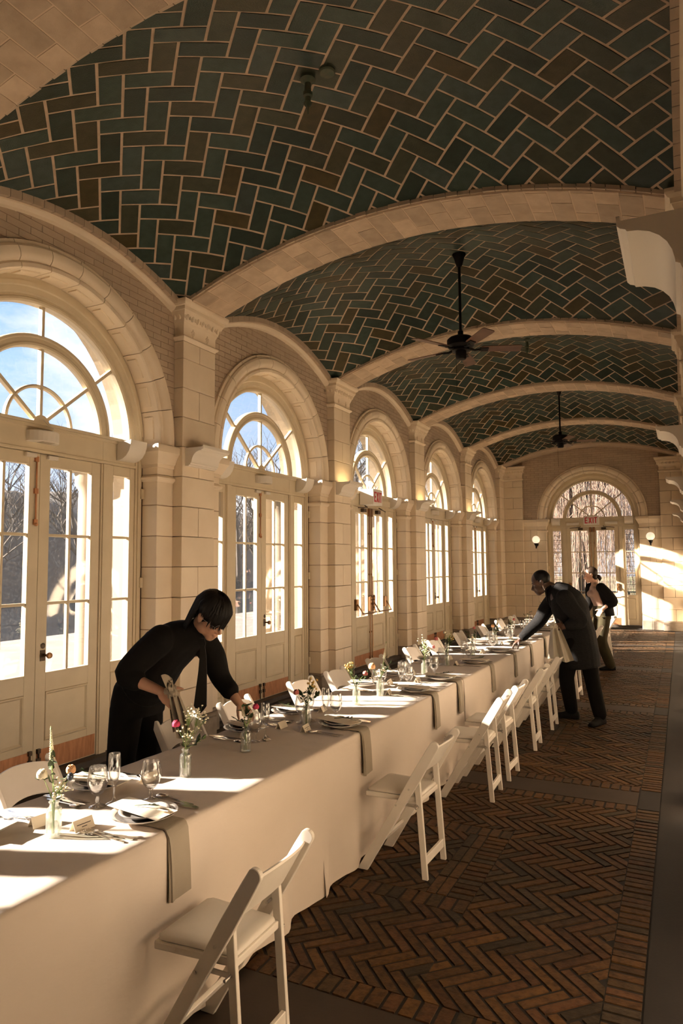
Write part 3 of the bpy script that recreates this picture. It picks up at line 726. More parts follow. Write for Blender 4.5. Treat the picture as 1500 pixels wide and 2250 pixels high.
def door_parts(s, latch, bar):
    """one leaf; s = -1 or 1 side of the meeting line; returns [(name, mesh, sub-parts)]"""
    out = []
    def U(a, c): return tuple(sorted((s*a, s*c)))
    b = MB(T)
    for a, c, z0, z1 in ((.0015, .105, .09, 2.742), (.565, .668, .09, 2.742), (.105, .565, 2.64, 2.742), (.105, .565, .742, .90), (.105, .565, .09, .335)):
        u0, u1 = U(a, c); b.box(u0, u1, W0, W1, z0, z1)
    out.append(('stile_frame', b.mesh('stile_frame', 'cream_paint', bevel=.002), []))
    b = MB(T)
    u0, u1 = U(.323, .347); b.box(u0, u1, W0+.008, W1-.008, .90, 2.64)
    for z in (1.477, 2.055):
        u0, u1 = U(.105, .565); b.box(u0, u1, W0+.0095, W1-.0095, z-.0125, z+.0125)
    out.append(('muntin', b.mesh('muntin', 'cream_paint', bevel=.004), []))
    for a, c in ((.105, .323), (.347, .565)):
        for z0, z1 in ((.90, 1.4645), (1.4895, 2.0425), (2.0675, 2.64)):
            u0, u1 = U(a, c); out.append(('pane', bx(u0, u1, GL0, GL1, z0, z1).mesh('pane', 'pane', fix=False), []))
    u0, u1 = U(.105, .565); b = MB(T); b.box(u0, u1, W0+.014, W1-.01, .335, .742)
    moulded(b, u0, u1, .335, .742, W0+.006, PANEL)
    out.append(('panel', b.mesh('panel', 'cream_paint', smooth=25), []))
    u0, u1 = U(.03, .655); out.append(('kick_plate', bx(u0, u1, W0-.004, W0, .098, .275).mesh('kick_plate', 'copper'), []))
    if latch and s > 0:
        b = MB(T); b.box(.045, .092, W0-.006, W0, 1.00, 1.09)
        b.ball((.07, W0-.004, 1.125), .024, 10, 6, (1, .25, 1))
        o = MB(T); rings = [(.010, 0), (.010, .035), (.022, .042), (.027, .055), (.022, .068), (.006, .073)]
        o.loft([[(.09+r*cos(2*PI*k/12), W0-.004-h, 1.045+r*sin(2*PI*k/12)) for k in range(12)] for r, h in rings])
        out.append(('knob_plate', b.mesh('knob_plate', 'bronze', smooth=40), [('knob', o.mesh('knob', 'brass', smooth=40))]))
    if latch and s < 0:
        b = MB(T); b.tube([(-.045, W0-.014, 2.70), (-.045, W0-.014, 2.14)], .007, 8)
        for z in (2.69, 2.42, 2.16): b.box(-.062, -.028, W0-.02, W0, z-.022, z+.022)
        b.ball((-.045, W0-.022, 2.14), .016, 8, 6)
        out.append(('slide_bolt', b.mesh('slide_bolt', 'copper'), []))
    b = MB(T); q = -.04 if s < 0 else .045
    b.tube([(q, W0-.014, .10), (q, W0-.014, .28)], .007, 6); b.box(q-.017, q+.017, W0-.022, W0, .17, .21); b.box(q-.015, q+.015, W0-.022, W0, .25, .285)
    if latch: out.append(('foot_bolt', b.mesh('foot_bolt', 'bronze'), []))
    b = MB(T); u0, u1 = U(.06, .16); b.box(u0, u1, W0-.035, W0, 2.70, 2.735)
    if latch: out.append(('contact_switch', b.mesh('contact_switch', 'white_plastic', bevel=.004), []))
    if bar:
        b = MB(T); u0, u1 = U(.02, .10)
        b.box(u0, u1, W0-.05, W0, .98, 1.22); b.ball((s*.06, W0-.045, 1.2), .042, 8, 6, (1, .5, 1.2))
        u2, u3 = U(.58, .65); b.box(u2, u3, W0-.05, W0, 1.02, 1.2)
        b.tube([(s*.06, W0-.05, 1.12), (s*.07, W0-.13, .985), (s*.10, W0-.14, .965)], .011, 8)
        b.tube([(s*.615, W0-.05, 1.12), (s*.60, W0-.13, .985), (s*.58, W0-.14, .965)], .011, 8)
        b.tube([(s*.05, W0-.14, .965), (s*.62, W0-.14, .965)], .011, 8)
        out.append(('panic_bar', b.mesh('panic_bar', 'brass', smooth=40), []))
        b = MB(T); b.tube([(s*.045, W0-.018, .12), (s*.045, W0-.018, 2.70)], .009, 8)
        for z in (.2, .62, 1.6, 2.3): b.box(s*.045-.014, s*.045+.014, W0-.02, W0, z-.014, z+.014)
        b.box(s*.045-.03, s*.045+.03, W0-.04, W0, 2.6, 2.735)
        out.append(('vertical_rod', b.mesh('vertical_rod', 'brass', smooth=40), []))
        b = MB(T); b.tube([(s*.30, W0-.05, 2.77), (s*.30, W0-.10, 2.74), (s*.58, W0-.06, 2.715)], .009, 6); b.box(*U(.24, .36), W0-.06, W0, 2.66, 2.72)
        out.append(('closer_arm', b.mesh('closer_arm', 'bronze'), []))
    return out
def side_parts(s, grille):
    out = []
    def U(a, c): return tuple(sorted((s*a, s*c)))
    b = MB(T)
    for a, c, w, z0, z1 in ((.672, .69, -.012, 0, 2.745), (.69, .775, -.022, 0, 2.745), (.775, .79, -.008, 0, 2.745), (.79, .835, 0, .09, 2.745), (1.05, 1.115, 0, .09, 2.745),
                            (1.115, 1.14, -.014, 0, 2.985), (1.14, 1.175, -.03, 0, 2.985), (1.175, 1.199, -.018, 0, 2.985)):
        u0, u1 = U(a, c); b.box(u0, u1, W0+w, W1+.02, z0, z1)
    for z0, z1 in ((2.65, 2.745), (.80, .895), (.09, .25)):
        u0, u1 = U(.835, 1.05); b.box(u0, u1, W0, W1, z0, z1)
    out.append(('frame', b.mesh('frame', 'cream_paint', bevel=.003), []))
    b = MB(T); u0, u1 = U(.835, 1.05)
    for z in (1.473, 2.06): b.box(u0, u1, W0+.009, W1-.009, z-.012, z+.012)
    out.append(('muntin', b.mesh('muntin', 'cream_paint', bevel=.004), []))
    for z0, z1 in ((.895, 1.461), (1.485, 2.048), (2.072, 2.65)):
        out.append(('pane', bx(u0, u1, GL0, GL1, z0, z1).mesh('pane', 'pane', fix=False), []))
    b = MB(T); b.box(u0, u1, W0+.014, W1-.01, .25, .80); moulded(b, u0, u1, .25, .80, W0+.006, [(i*.6, d) for i, d in PANEL])
    out.append(('panel', b.mesh('panel', 'cream_paint', smooth=25), []))
    b = MB(T)
    for z in (.42, 1.62, 2.5): b.box(*U(1.165, 1.205), W0-.05, W0-.02, z-.05, z+.05)
    out.append(('hinge', b.mesh('hinge', 'cream_paint', bevel=.004), []))
    if grille:
        b = MB(T)
        for i in range(9): b.tube([(u0+.012+(u1-u0-.024)*i/8, W1+.05, .9), (u0+.012+(u1-u0-.024)*i/8, W1+.05, 2.65)], .0035, 4)
        for i in range(15):
            z = .92+1.72*i/14; b.box(u0, u1, W1+.046, W1+.054, z-.005, z+.005)
        out.append(('grille', b.mesh('grille', 'bronze'), []))
    return out
A40 = R(40)
def fan_parts():
    out = []
    b = MB(T); arc_ring(b, [(1.03, .208), (1.045, .198), (1.065, .198), (1.075, .212), (1.095, .212), (1.105, .192), (1.15, .188), (1.16, .176), (1.194, .176), (1.194, .187), (1.262, .187), (1.262, .292), (1.03, .292)], 2.99, 0, PI, 40)
    b.box(-1.199, 1.199, .195, .29, 2.985, 3.012)
    out.append(('frame', b.mesh('frame', 'cream_paint', smooth=30), []))
    b = MB(T); arc_ring(b, [(.66, .222), (.672, .208), (.690, .205), (.705, .215), (.735, .215), (.745, .203), (.765, .203), (.772, .220), (.772, .275), (.66, .275)], 2.99, 0, PI, 36)
    out.append(('inner_arch', b.mesh('inner_arch', 'cream_paint', smooth=30), []))
    b = MB(T); arc_ring(b, [(.318, .228), (.332, .220), (.346, .228), (.346, .262), (.318, .262)], 2.99, 0, PI, 24)
    arc_ring(b, [(.002, .212), (.085, .212), (.085, .27), (.002, .27)], 2.99, 0, PI, 12)
    for a in (A40, PI/2, PI-A40):
        d = Vector((cos(a), 0, sin(a))); e = Vector((-sin(a), 0, cos(a)))
        for r0, r1 in ((.08, .665), (.768, 1.035)):
            c = d*(r0+r1)/2+Vector((0, .243, 2.99))
            b.obox(c, d*(r1-r0)/2, Vector((0, .021, 0)), e*.0145)
    out.append(('muntin', b.mesh('muntin', 'cream_paint'), []))
    cut = [0, A40, PI/2, PI-A40, PI]
    for a, c in zip(cut, cut[1:]):
        out.append(('pane', sector(.76, 1.04, a, c, GL0, GL1).mesh('pane', 'pane'), []))
        out.append(('pane', sector(.335, .67, a, c, GL0, GL1).mesh('pane', 'pane'), []))
        out.append(('pane', sector(0, .33, a, c, GL0, GL1).mesh('pane', 'pane'), []))
    return out
def transom_parts():
    b = MB(T); b.box(-1.114, 1.114, W0-.004, W1+.02, 2.747, 2.985); b.box(-1.114, 1.114, W0-.02, W1, 2.955, 2.984); b.box(-1.114, 1.114, W0-.016, W1, 2.748, 2.775)
    b.box(-.70, -.69, W0-.007, W0, 2.775, 2.955); b.box(.69, .70, W0-.007, W0, 2.775, 2.955)
    out = [('beam', b.mesh('beam', 'cream_paint', bevel=.003), [])]
    b = MB(T); b.box(-1.2, 1.2, .12, .95, -.02, .085); b.box(-1.2, 1.2, .04, .12, -.02, .03); out.append(('threshold', b.mesh('threshold', 'sill_stone', bevel=.006), []))
    return out
LEAVES = {}
def leaf(s, latch, bar):
    if (s, latch, bar) not in LEAVES: LEAVES[(s, latch, bar)] = door_parts(s, latch, bar)
    return LEAVES[(s, latch, bar)]
SIDES = {(s, g): side_parts(s, g) for s in (-1, 1) for g in (False, True)}
FAN, TRAN = fan_parts(), transom_parts()
cnt = {'door': 0, 'window': 0, 'trim': 6}
def unit(kind, parts, loc, rz, label, cat):
    cnt[kind] += 1
    e = empty('%s_%d' % (kind, cnt[kind]), loc, rz, kind='structure', label=label, cat=cat)
    for n, me, sub in parts:
        o = link(n, me, e)
        for sn, sm in sub: link(sn, sm, o)
WHICH = ['window arch out of sight before the first pilaster', 'arch nearest the viewpoint', 'second window arch', 'third window arch by the exit sign', 'fourth window arch', 'farthest window arch']
def opening(loc, rz, which, bar=False, grille=False):
    unit('door', leaf(-1, not bar, bar), loc, rz, 'near glazed cream leaf of the %s' % which if not grille else 'glazed cream leaf beside the globe lamp in shade, end wall', 'door')
    unit('door', leaf(1, not bar, bar), loc, rz, 'far glazed cream leaf of the %s' % which if not grille else 'glazed cream leaf nearer the sunlit globe lamp, end wall', 'door')
    for s, nm in ((-1, 'near'), (1, 'far')):
        unit('window', SIDES[(s, grille)], loc, rz, '%s narrow sidelight of the %s' % (nm, which) if not grille else 'barred narrow sidelight %s the sunlit globe lamp, end wall' % ('beside' if s > 0 else 'farthest from'), 'window')
    unit('window', FAN, loc, rz, 'half-round fanlight of the %s' % which, 'window')
    unit('trim', TRAN, loc, rz, 'cream transom beam and sill of the %s' % which, 'beam')
for k, c in enumerate(BAYS): opening((XW, c, 0), 0.0, WHICH[k], bar=(k == 3))
opening((UB, YB, 0), -PI/2, 'end wall doorway', bar=True, grille=True)

# ------------------------------------------------------------------ wall lights, signs and small fittings
def uplight_mesh():
    prof = [(0, 2.80), (.045, 2.80), (.052, 2.81), (.066, 2.814), (.070, 2.828), (.082, 2.834), (.083, 2.846), (.089, 2.872), (.101, 2.898), (.120, 2.920), (.145, 2.937), (.175, 2.947), (.204, 2.950), (.208, 2.957), (.222, 2.962), (.231, 2.972), (.232, 3.0), (.222, 3.0), (.222, 2.985), (.01, 2.985), (.01, 3.0), (0, 3.0)]
    b = MB(); b.prism(prof, lambda p, z, y: (p, y, z), -.225, .225)
    return b.mesh('housing', 'white_plastic', smooth=25)
UPL = uplight_mesh()
lb = MB(); lb.box(.04, .19, -.17, .17, 2.986, 2.990); LAMP = lb.mesh('lamp', 'uplight')
lb = MB(); lb.box(.02, .20, -.19, .19, 2.986, 2.989); LAMP0 = lb.mesh('lamp', 'frost_glass')
PN = ['cut off at the picture edge', 'first full pilaster', 'second full pilaster', 'third full pilaster', 'fourth full pilaster']
for k, c in enumerate(PIERS):
    for s in (-1, 1):
        if s < 0 and k == 0: continue
        lab = 'white moulded uplight on the %s of the window wall' % PN[k] if s < 0 else ['big white scrolled uplight jutting in high beside the near vault', 'second white scrolled uplight jutting in along the aisle wall', 'third white scrolled uplight along the aisle wall',
               'fourth white scrolled uplight along the aisle wall', 'smallest white scrolled uplight low on the aisle wall'][k]
        e = empty('wall_uplight', (-4.5 if s < 0 else 0.10, c, 0 if s < 0 else -.20), 0 if s < 0 else PI, label=lab, cat='wall light', group='scrolled wall uplights')
        link('housing', UPL, e); link('lamp', LAMP if (s < 0 and k >= 2) else LAMP0, e)
qb = MB(); qb.prism([(0, 2.80), (.02, 2.80), (.07, 2.812), (.115, 2.84), (.15, 2.885), (.168, 2.935), (.174, 2.99), (.164, 2.99), (.164, 2.98), (0, 2.98)], lambda p, z, y: (p, y, z), -.11, .11)
QUART = qb.mesh('quarter_round_uplight', 'white_plastic', smooth=25)
for k, c in enumerate(BAYS):
    if k == 0: continue
    for s in (-1, 1):
        if k == 1 and s < 0: continue
        link('quarter_round_uplight', QUART, None, (XW-.205, c+s*.975, 0), label='quarter-round uplight, %s transom end, %s' % ('near' if s < 0 else 'far', WHICH[k]), cat='wall light', group='quarter-round transom uplights')
for s in (-1, 1):
    link('quarter_round_uplight', QUART, None, (UB+s*.95, YB+.205, 0), (0, 0, -PI/2), label='small white quarter-round uplight on the end wall, %s' % ('beside the sunlit globe lamp' if s > 0 else 'beside the shaded globe lamp'), cat='wall light', group='quarter-round transom uplights')
db = MB()
pts = [(.0, -.15)] + [(.13*cos(-PI/2+PI*i/12), .15*sin(-PI/2+PI*i/12)) for i in range(13)] + [(0, .15)]
db.prism(pts, lambda p, y, z: (p, y, z), 2.83, 2.925); HALF = db.mesh('housing', 'white_plastic', bevel=.006)
wb = MB(); wb.tube([(.07, .05, 2.925), (.08, .06, 2.96), (.05, .03, 2.985), (.02, 0, 3.03)], .004, 5); WIRE = wb.mesh('wire', 'white_plastic')
gb = MB(); gb.box(.02, .10, -.06, .06, 2.827, 2.83); GRI = gb.mesh('lens', 'frost_glass')
for k in (1, 2, 4, 5):
    e = empty('emergency_light', (XW-.211, BAYS[k], 0), 0, label='white half-round emergency light under the fanlight, %s' % WHICH[k], cat='emergency light', group='half-round emergency lights')
    link('housing', HALF, e); link('wire', WIRE, e); link('lens', GRI, e)

LET = {'E': [[(0,0),(.62,0),(.62,.16),(.2,.16),(.2,.42),(.55,.42),(.55,.58),(.2,.58),(.2,.84),(.62,.84),(.62,1),(0,1)]],
       'X': [[(0,0),(.22,0),(.36,.32),(.50,0),(.72,0),(.48,.5),(.72,1),(.50,1),(.36,.68),(.22,1),(0,1),(.24,.5)]],
       'I': [[(0,0),(.2,0),(.2,1),(0,1)]], 'T': [[(.2,0),(.4,0),(.4,.84),(.6,.84),(.6,1),(0,1),(0,.84),(.2,.84)]]}
def exit_sign(name, loc, rz, w, h, d, label, z0, lamp):
    """box sign whose face looks along local +X"""
    e = empty(name, loc, rz, label=label, cat='exit sign')
    b = MB(); b.box(-d, 0, -w/2, w/2, z0, z0+h); obj('case', b, 'sign_white', e, bevel=.006)
    adv = {'E': .62, 'X': .72, 'I': .2, 'T': .6}; sp = .16; tot = sum(adv[c] for c in 'EXIT')+3*sp
    lh = h*.66; sx = w*.80/tot; y = -w*.40
    for c in 'EXIT':
        b = MB()
        for poly in LET[c]: b.prism([(p*sx, q*lh) for p, q in poly], lambda p, q, x, y=y: (x, y+p, z0+h*.17+q), -.001, .004)
        obj('letter_%s' % c.lower(), b, 'sign_red', e); y += (adv[c]+sp)*sx
    if lamp:
        b = MB(); b.tube([(-d*.5, -w*.15, z0+h), (-d*.5, -w*.15, z0+h+.05)], .012, 8); b.ball((-d*.45, -w*.15, z0+h+.10), .055, 12, 8, (.7, 1, 1))
        obj('lamp_head', b, 'frost_glass', e, smooth=True)
        b = MB()
        for y in (.2, .4): b.tube([(-d*.4, w*y, z0+h), (-d*.3, w*y+.03, z0+h+.07)], .012, 6)
        obj('bracket', b, 'white_plastic', e)
    return e
exit_sign('exit_sign', (-4.56, 10.59, 0), 0, .38, .26, .255, 'red and white EXIT sign box on the third window arch', 2.775, True)
exit_sign('exit_sign', (UB-.01, YB+.10, 0), -PI/2, .40, .25, .115, 'red and white EXIT sign over the doorway in the end wall', 2.795, False)
for s, lab in ((-1, 'grey door closer box beside the end wall exit sign, shaded side'), (1, 'cream door closer box beside the end wall exit sign, sunlit side')):
    b = MB(lambda u, w, z: (UB+u, YB+w, z)); b.box(*sorted((s*.34, s*.66)), .14, .21, 2.80, 2.87); b.tube([(s*.45, .15, 2.80), (s*.36, .10, 2.77), (s*.45, .16, 2.74)], .008, 6)
    obj('door_closer', b, 'white_plastic', label=lab, cat='door closer', bevel=.004)
b = MB(lambda u, w, z: (XW-w, BAYS[3]+u, z)); b.box(.3, .72, .12, .21, 2.80, 2.90); obj('door_closer', b, 'cream_paint', label='cream door closer box behind the third arch exit sign', cat='door closer', bevel=.004)

def globe_lamp(x, z, label):
    e = empty('globe_lamp', (x, YB, 0), 0, label=label, cat='wall lamp')
    b = MB(); b.ball((0, -.16, z), .105, 20, 14); obj('globe', b, 'globe', e, smooth=True)
    b = MB(); b.lathe([(.012, -.245), (.02, -.235), (.016, -.20), (.03, -.16), (.055, -.115), (.06, -.10), (.02, -.095)], 14, (0, -.16, z)); obj('cup', b, 'dark_metal', e, smooth=40)
    b = MB(); b.tube([(0, -.16, z-.18), (0, -.09, z-.20), (0, -.01, z-.13)], .014, 8); b.ball((0, -.016, z-.12), .045, 12, 6, (1, .3, 1.4)); obj('bracket', b, 'dark_metal', e, smooth=40)
globe_lamp(-3.62, 2.41, 'lit globe wall lamp on the shaded half of the end wall')
globe_lamp(-.70, 2.44, 'globe wall lamp on the sunlit half of the end wall')

# ------------------------------------------------------------------ ceiling fans and sprinklers
def fan(x, y, ztop, phase, label):
    e = empty('ceiling_fan', (x, y, 0), 0, label=label, cat='ceiling fan', group='ceiling fans')
    b = MB(); b.lathe([(.02, ztop-.17), (.035, ztop-.15), (.06, ztop-.06), (.078, ztop-.03), (.08, ztop+.02)], 16); obj('canopy', b, 'dark_metal', e, smooth=40)
    zh = 4.27
    b = MB(); b.tube([(0, 0, ztop-.1), (0, 0, zh+.1)], .016, 10); b.lathe([(.016, zh+.16), (.032, zh+.15), (.034, zh+.09), (.05, zh+.08)], 12); obj('rod', b, 'dark_metal', e, smooth=40)
    b = MB(); b.lathe([(.05, zh+.085), (.13, zh+.075), (.155, zh+.05), (.155, zh-.02), (.13, zh-.045), (.10, zh-.05), (.10, zh-.075), (.062, zh-.08), (.062, zh-.16), (.05, zh-.175), (.01, zh-.18)], 24)
    obj('motor', b, 'dark_metal', e, smooth=40)
    b = MB(); b.tube([(-.05, -.02, zh-.15), (-.05, -.02, zh-.55)], .0018, 4); obj('pull_chain', b, 'dark_metal', e)
    for k in range(5):
        a = phase+2*PI*k/5; d = Vector((cos(a), sin(a), 0)); n = Vector((-sin(a), cos(a), 0))
        tilt = R(-12); n2 = n*cos(tilt)+Vector((0, 0, sin(tilt))); up = d.cross(n2)
        bl = MB(); rings = []
        for r, wd in ((.23, .052), (.26, .058), (.45, .064), (.62, .070), (.665, .068), (.68, .057)):
            c = d*r+Vector((0, 0, zh-.055))
            rings.append([c-n2*wd-up*.004, c+n2*wd-up*.004, c+n2*wd+up*.004, c-n2*wd+up*.004])
        bl.loft(rings); o = obj('blade', bl, 'blade_wood', e)
        br = MB(); c = Vector((0, 0, zh-.055))
        br.tube([d*.09+c+Vector((0,0,.005)), d*.16+c-Vector((0,0,.015)), d*.22+c-Vector((0,0,.006))], [.016, .012, .012], 6)
        br.obox(d*.26+c-up*.008, d*.05, n2*.035, up*.005); br.ball(d*.215+c-Vector((0, 0, .01)), .022, 8, 5, (1, 1, .5))
        obj('blade_iron', br, 'dark_metal', o)
fan(-2.15, 7.42, 5.345, R(24), 'dark ceiling fan with brown blades hanging in the second vault')
fan(-2.10, 14.24, 5.345, R(10), 'smaller looking dark ceiling fan hanging far down the hall')
def sprinkler(x, y, z, label):
    e = empty('sprinkler_head', (x, y, z), 0, label=label, cat='sprinkler')
    b = MB(); b.lathe([(.05, .02), (.055, -.005), (.035, -.02), (.022, -.03), (.024, -.09), (.034, -.10), (.034, -.125), (.022, -.135), (.02, -.165), (.03, -.175), (.026, -.19), (.008, -.21), (.005, -.25), (.001, -.262)], 14); obj('body', b, 'verdigris', e, smooth=40)
    b = MB(); b.lathe([(.058, .02), (.058, 0.0), (.05, -.008), (.004, -.01)], 18, (.155, .0, 0)); obj('cover_plate', b, 'verdigris', e, smooth=40)
sprinkler(-2.24, 4.03, 5.225, 'green bronze sprinkler fitting on the nearest vault')
sprinkler(-2.06, 10.83, 5.315, 'small green sprinkler fitting on the vault behind the near fan')

# ------------------------------------------------------------------ outside
b = MB(); b.box(-15, -4.9, -30, 45, -.4, -.06); obj('terrace', b, 'terrace', kind='structure', label='pale paved terrace outside the window arches', cat='terrace')
b = MB(); b.box(-70, -15, -60, 90, -1.2, -1.0); obj('lake', b, 'lake_water', kind='structure', label='dark lake water beyond the terrace', cat='lake')
b = MB(); nx, ny = 26, 40
def bank_z(x, y): return -1.4+min(9.5, max(0, (-48-x))*.9)+max(0, -60-x)*.2+.7*sin(x*.31+y*.17)+.6*sin(y*.43)
b.add([(-48-22*i/nx, -80+180*j/ny, bank_z(-48-22*i/nx, -80+180*j/ny)) for j in range(ny+1) for i in range(nx+1)], [(j*(nx+1)+i, j*(nx+1)+i+1, (j+1)*(nx+1)+i+1, (j+1)*(nx+1)+i) for j in range(ny) for i in range(nx)])
obj('hillside', b, 'bank', kind='structure', smooth=True, label='dark leafless wooded bank across the water', cat='hillside')
b = MB(); b.box(-15, 20, YB+1.16, 90, -.5, -.08); obj('lawn', b, 'lawn', kind='structure', label='yellow winter lawn beyond the end doorway', cat='lawn')
# exterior half columns of the arcade
for k in range(-1, 5):
    y = 2.303+BAY*k if k >= 0 else 2.303-BAY
    for dy in (-.27, .27):
        b = MB(); b.lathe([(.2, -.1), (.2, .12), (.165, .16), (.155, 2.5), (.15, 2.6), (.19, 2.66), (.2, 2.81)], 16, (-5.72, y+dy, 0)); obj('terrace_column', b, 'ext_stone', smooth=40, kind='structure',
            label='sunlit cream column outside, %s pier, %s of the pair' % (['out of sight', 'picture edge', 'first', 'second', 'third', 'fourth'][k+1], 'near' if dy < 0 else 'far'), cat='column')
    b = MB(); b.box(-5.92, -5.39, y-.5, y+.5, 2.8, 3.1); obj('entablature', b, 'ext_stone', kind='structure', label='cream block over the outside columns, %s pier' % ['out of sight', 'picture edge', 'first', 'second', 'third', 'fourth'][k+1], cat='entablature')
def tree(x, y, z, h, seed, label, mtw='bark'):
    rng = random.Random(seed); b = MB(); tw = MB()
    def grow(p, d, ln, r, lev):
        q = [p]; n = 3
        dd = d.copy()
        for i in range(n):
            dd = (dd+Vector((rng.uniform(-.18, .18), rng.uniform(-.18, .18), rng.uniform(-.05, .12)))).normalized(); q.append(q[-1]+dd*ln/n)
        (b if lev < 2 else tw).tube(q, [r*(1-.45*i/n) for i in range(n+1)], 6 if lev < 2 else 3, cap=False)
        if lev >= 5: return
        for k in range(3 if lev < 4 else 2):
            a = rng.uniform(0, 2*PI); t = rng.choice(q[1:])
            sd = Vector((cos(a), sin(a), rng.uniform(.1, .9))).normalized()
            grow(t, (dd*.55+sd*.75).normalized(), ln*rng.uniform(.58, .75), r*.55, lev+1)
        grow(q[-1], (dd+Vector((rng.uniform(-.3, .3), rng.uniform(-.3, .3), .15))).normalized(), ln*.72, r*.55, lev+1)
    grow(Vector((0, 0, 0)), Vector((rng.uniform(-.08, .08), rng.uniform(-.08, .08), 1)), h*.34, h*.022, 0)
    e = empty('bare_tree', (x, y, z), 0, label=label, cat='tree', group='leafless trees across the water')
    obj('trunk', b, 'bark', e, fix=False); obj('twigs', tw, mtw, e, fix=False)
    return e
# placed by eye from the fanlights they show in
TREES = [(-33, 20, 12, 'leafless tree in the lower half of the nearest fanlight'), (-34, 53, 15, 'tall leafless tree filling the second fanlight'), (-40, 57, 14, 'second leafless tree behind the second fanlight'), (-22, 50, 16, 'leafless tree showing in the third fanlight'),
         (-45, 34, 13, 'leafless tree on the far bank behind the near doors'), (-50, 24, 12, 'leafless tree low on the far bank, near doors'), (-24, 60, 18, 'leafless tree showing in the fourth fanlight'), (-47, 44, 15, 'leafless tree on the far bank behind the second doors')]
for i, (x, y, h, lab) in enumerate(TREES): tree(x, y, -.9 if x > -48 else bank_z(x, y)-.1, h, 11+i, lab)
def willow(x, y, h, seed, label):
    rng = random.Random(seed); e = empty('willow_tree', (x, y, -.1), 0, label=label, cat='tree')
    b = MB(); b.tube([(0, 0, 0), (.1, 0, h*.25), (0, .1, h*.5)], [.35, .28, .2], 8); tops = []
    for k in range(14):
        a = 2*PI*k/14+rng.uniform(-.2, .2); l = rng.uniform(1.6, 4.2)
        q = [(0, .1, h*.45), (cos(a)*l*.5, sin(a)*l*.5, h*.78), (cos(a)*l*.9, sin(a)*l*.9, h*.92), (cos(a)*l*1.25, sin(a)*l*1.25, h*.88)]
        b.tube(q, [.13, .08, .05, .02], 5); tops += [Vector(q[1]), Vector(q[2]), Vector(q[3])]
    obj('trunk', b, 'bark', e)
    s = MB()
    for k in range(900):
        t = rng.choice(tops)+Vector((rng.gauss(0, .7), rng.gauss(0, .7), rng.gauss(0, .25))); l = rng.uniform(h*.45, h*.85)
        dx, dy = rng.uniform(-.06, .06), rng.uniform(-.06, .06); ph = rng.uniform(0, 6)
        P = [t+Vector((dx*l*i/7+.05*sin(ph+i*1.3), dy*l*i/7+.05*cos(ph+i*1.1), -l*i/7)) for i in range(8)]
        s.tube([p for p in P if p.z > -.05] if P[1].z > -.05 else P[:2], .0062, 3, cap=False)
        for i in range(1, 6):
            if P[i].z > .2:
                g = P[i]+Vector((rng.uniform(-.3, .3), rng.uniform(-.3, .3), -rng.uniform(.2, .5))); s.tube([P[i], (P[i]+g)/2+Vector((0, 0, .03)), g], .0038, 3, cap=False)
    obj('hanging_twigs', s, 'willow_twig', e, fix=False, kind='stuff')
willow(-3.4, YB+6.5, 7.0, 3, 'weeping willow hanging outside the end doorway')
willow(-4.6, YB+19.5, 8.5, 5, 'second weeping willow farther behind the end doorway')
b = MB()
for z in (.35, .62, .9): b.tube([(-7, YB+1.9, z), (3, YB+1.9, z)], .022, 6)
for i in range(8): b.tube([(-7+i*1.4, YB+1.9, -.08), (-7+i*1.4, YB+1.9, .92)], .025, 6)
obj('green_railing', b, 'rail_green', label='pale green metal railing outside the end doorway', cat='railing')

# ------------------------------------------------------------------ tablecloths
TZ = 0.765                                   # cloth top
def drift(y): return .016*(y-2.0)            # the row of tables stands slightly askew
def cloth(y0, y1, seed, label, lift=0.0, out=0.0):
    rng = random.Random(seed); ph = [rng.uniform(0, 6) for _ in range(8)]
    b = MB(); ny = int((y1-y0)/.035); z = TZ+lift
    sec = [(-2.645, .03), (-2.64, .2), (-2.635, .4), (-2.63, .6), (-2.628, .70), (-2.627, .745), (-2.624, .758), (-2.616, .764), (-2.60, .765)] + [(-2.58+.715*k/24, .765) for k in range(25)] + [(-1.850, .7645), (-1.842, .761), (-1.838, .753), (-1.836, .735)]
    sec += [(-1.836+.008*k/9, .70-.68*k/9) for k in range(1, 10)]
    rings = []
    for j in range(ny+1):
        y = y0+(y1-y0)*j/ny; r = []
        for x, h in sec:
            drop = max(0, (.72-h)/.70); sd = 1 if x > -2.2 else -1
            f = .0035*sin(y*7.3+ph[0])+.0045*sin(y*4.1+ph[1]+h*2)+.010*sin(y*11.7+ph[2]+h*1.4)*drop+.013*sin(y*19+ph[3]-h*2)*drop*drop+.007*sin(y*31+ph[5]+h)*drop+.010*sin(y*2.3+ph[4])*drop
            xx = x+sd*(f*(drop**.7)+out*min(1, max(0, (.77-h)*20)))+drift(y)
            zz = h+(lift if h > .7 else 0)
            if h > .75: zz += .0010*sin(y*9+x*5+ph[5])+.0010*sin(x*14+y*3+ph[6])+.0010*sin(x*31-y*12+ph[7])+.0008*sin(x*19+y*43+ph[4])+.0018*math.exp(-((x+2.225)/.016)**2)
            if h < .06: zz = max(.006, zz+.012*sin(y*5+ph[3])+.008*sin(y*13+ph[2]))
            r.append((xx, y+.012*drop*sin(y*6+ph[1]), zz))
        rings.append(r)
    b.loft(rings, cap=False, closed=False)
    # hanging ends
    for ye, s, ring in ((y0, -1, rings[0]), (y1, 1, rings[-1])):
        top = [p for p in ring if p[2] > .70]; n = len(top)
        b.loft([[(p[0], p[1], p[2]*(1-t)+.02*t) for p in top] for t in (0, .3, .6, 1)], cap=False, closed=False)
    return obj('tablecloth', b, 'linen', smooth=50, label=label, cat='tablecloth', group='cream tablecloths on the long table')
cloth(.70, 3.42, 1, 'cream tablecloth on the nearest table, running off the picture edge', .003, .012)
cloth(3.36, 6.02, 2, 'cream tablecloth over the second table, below the sunlit stripes')
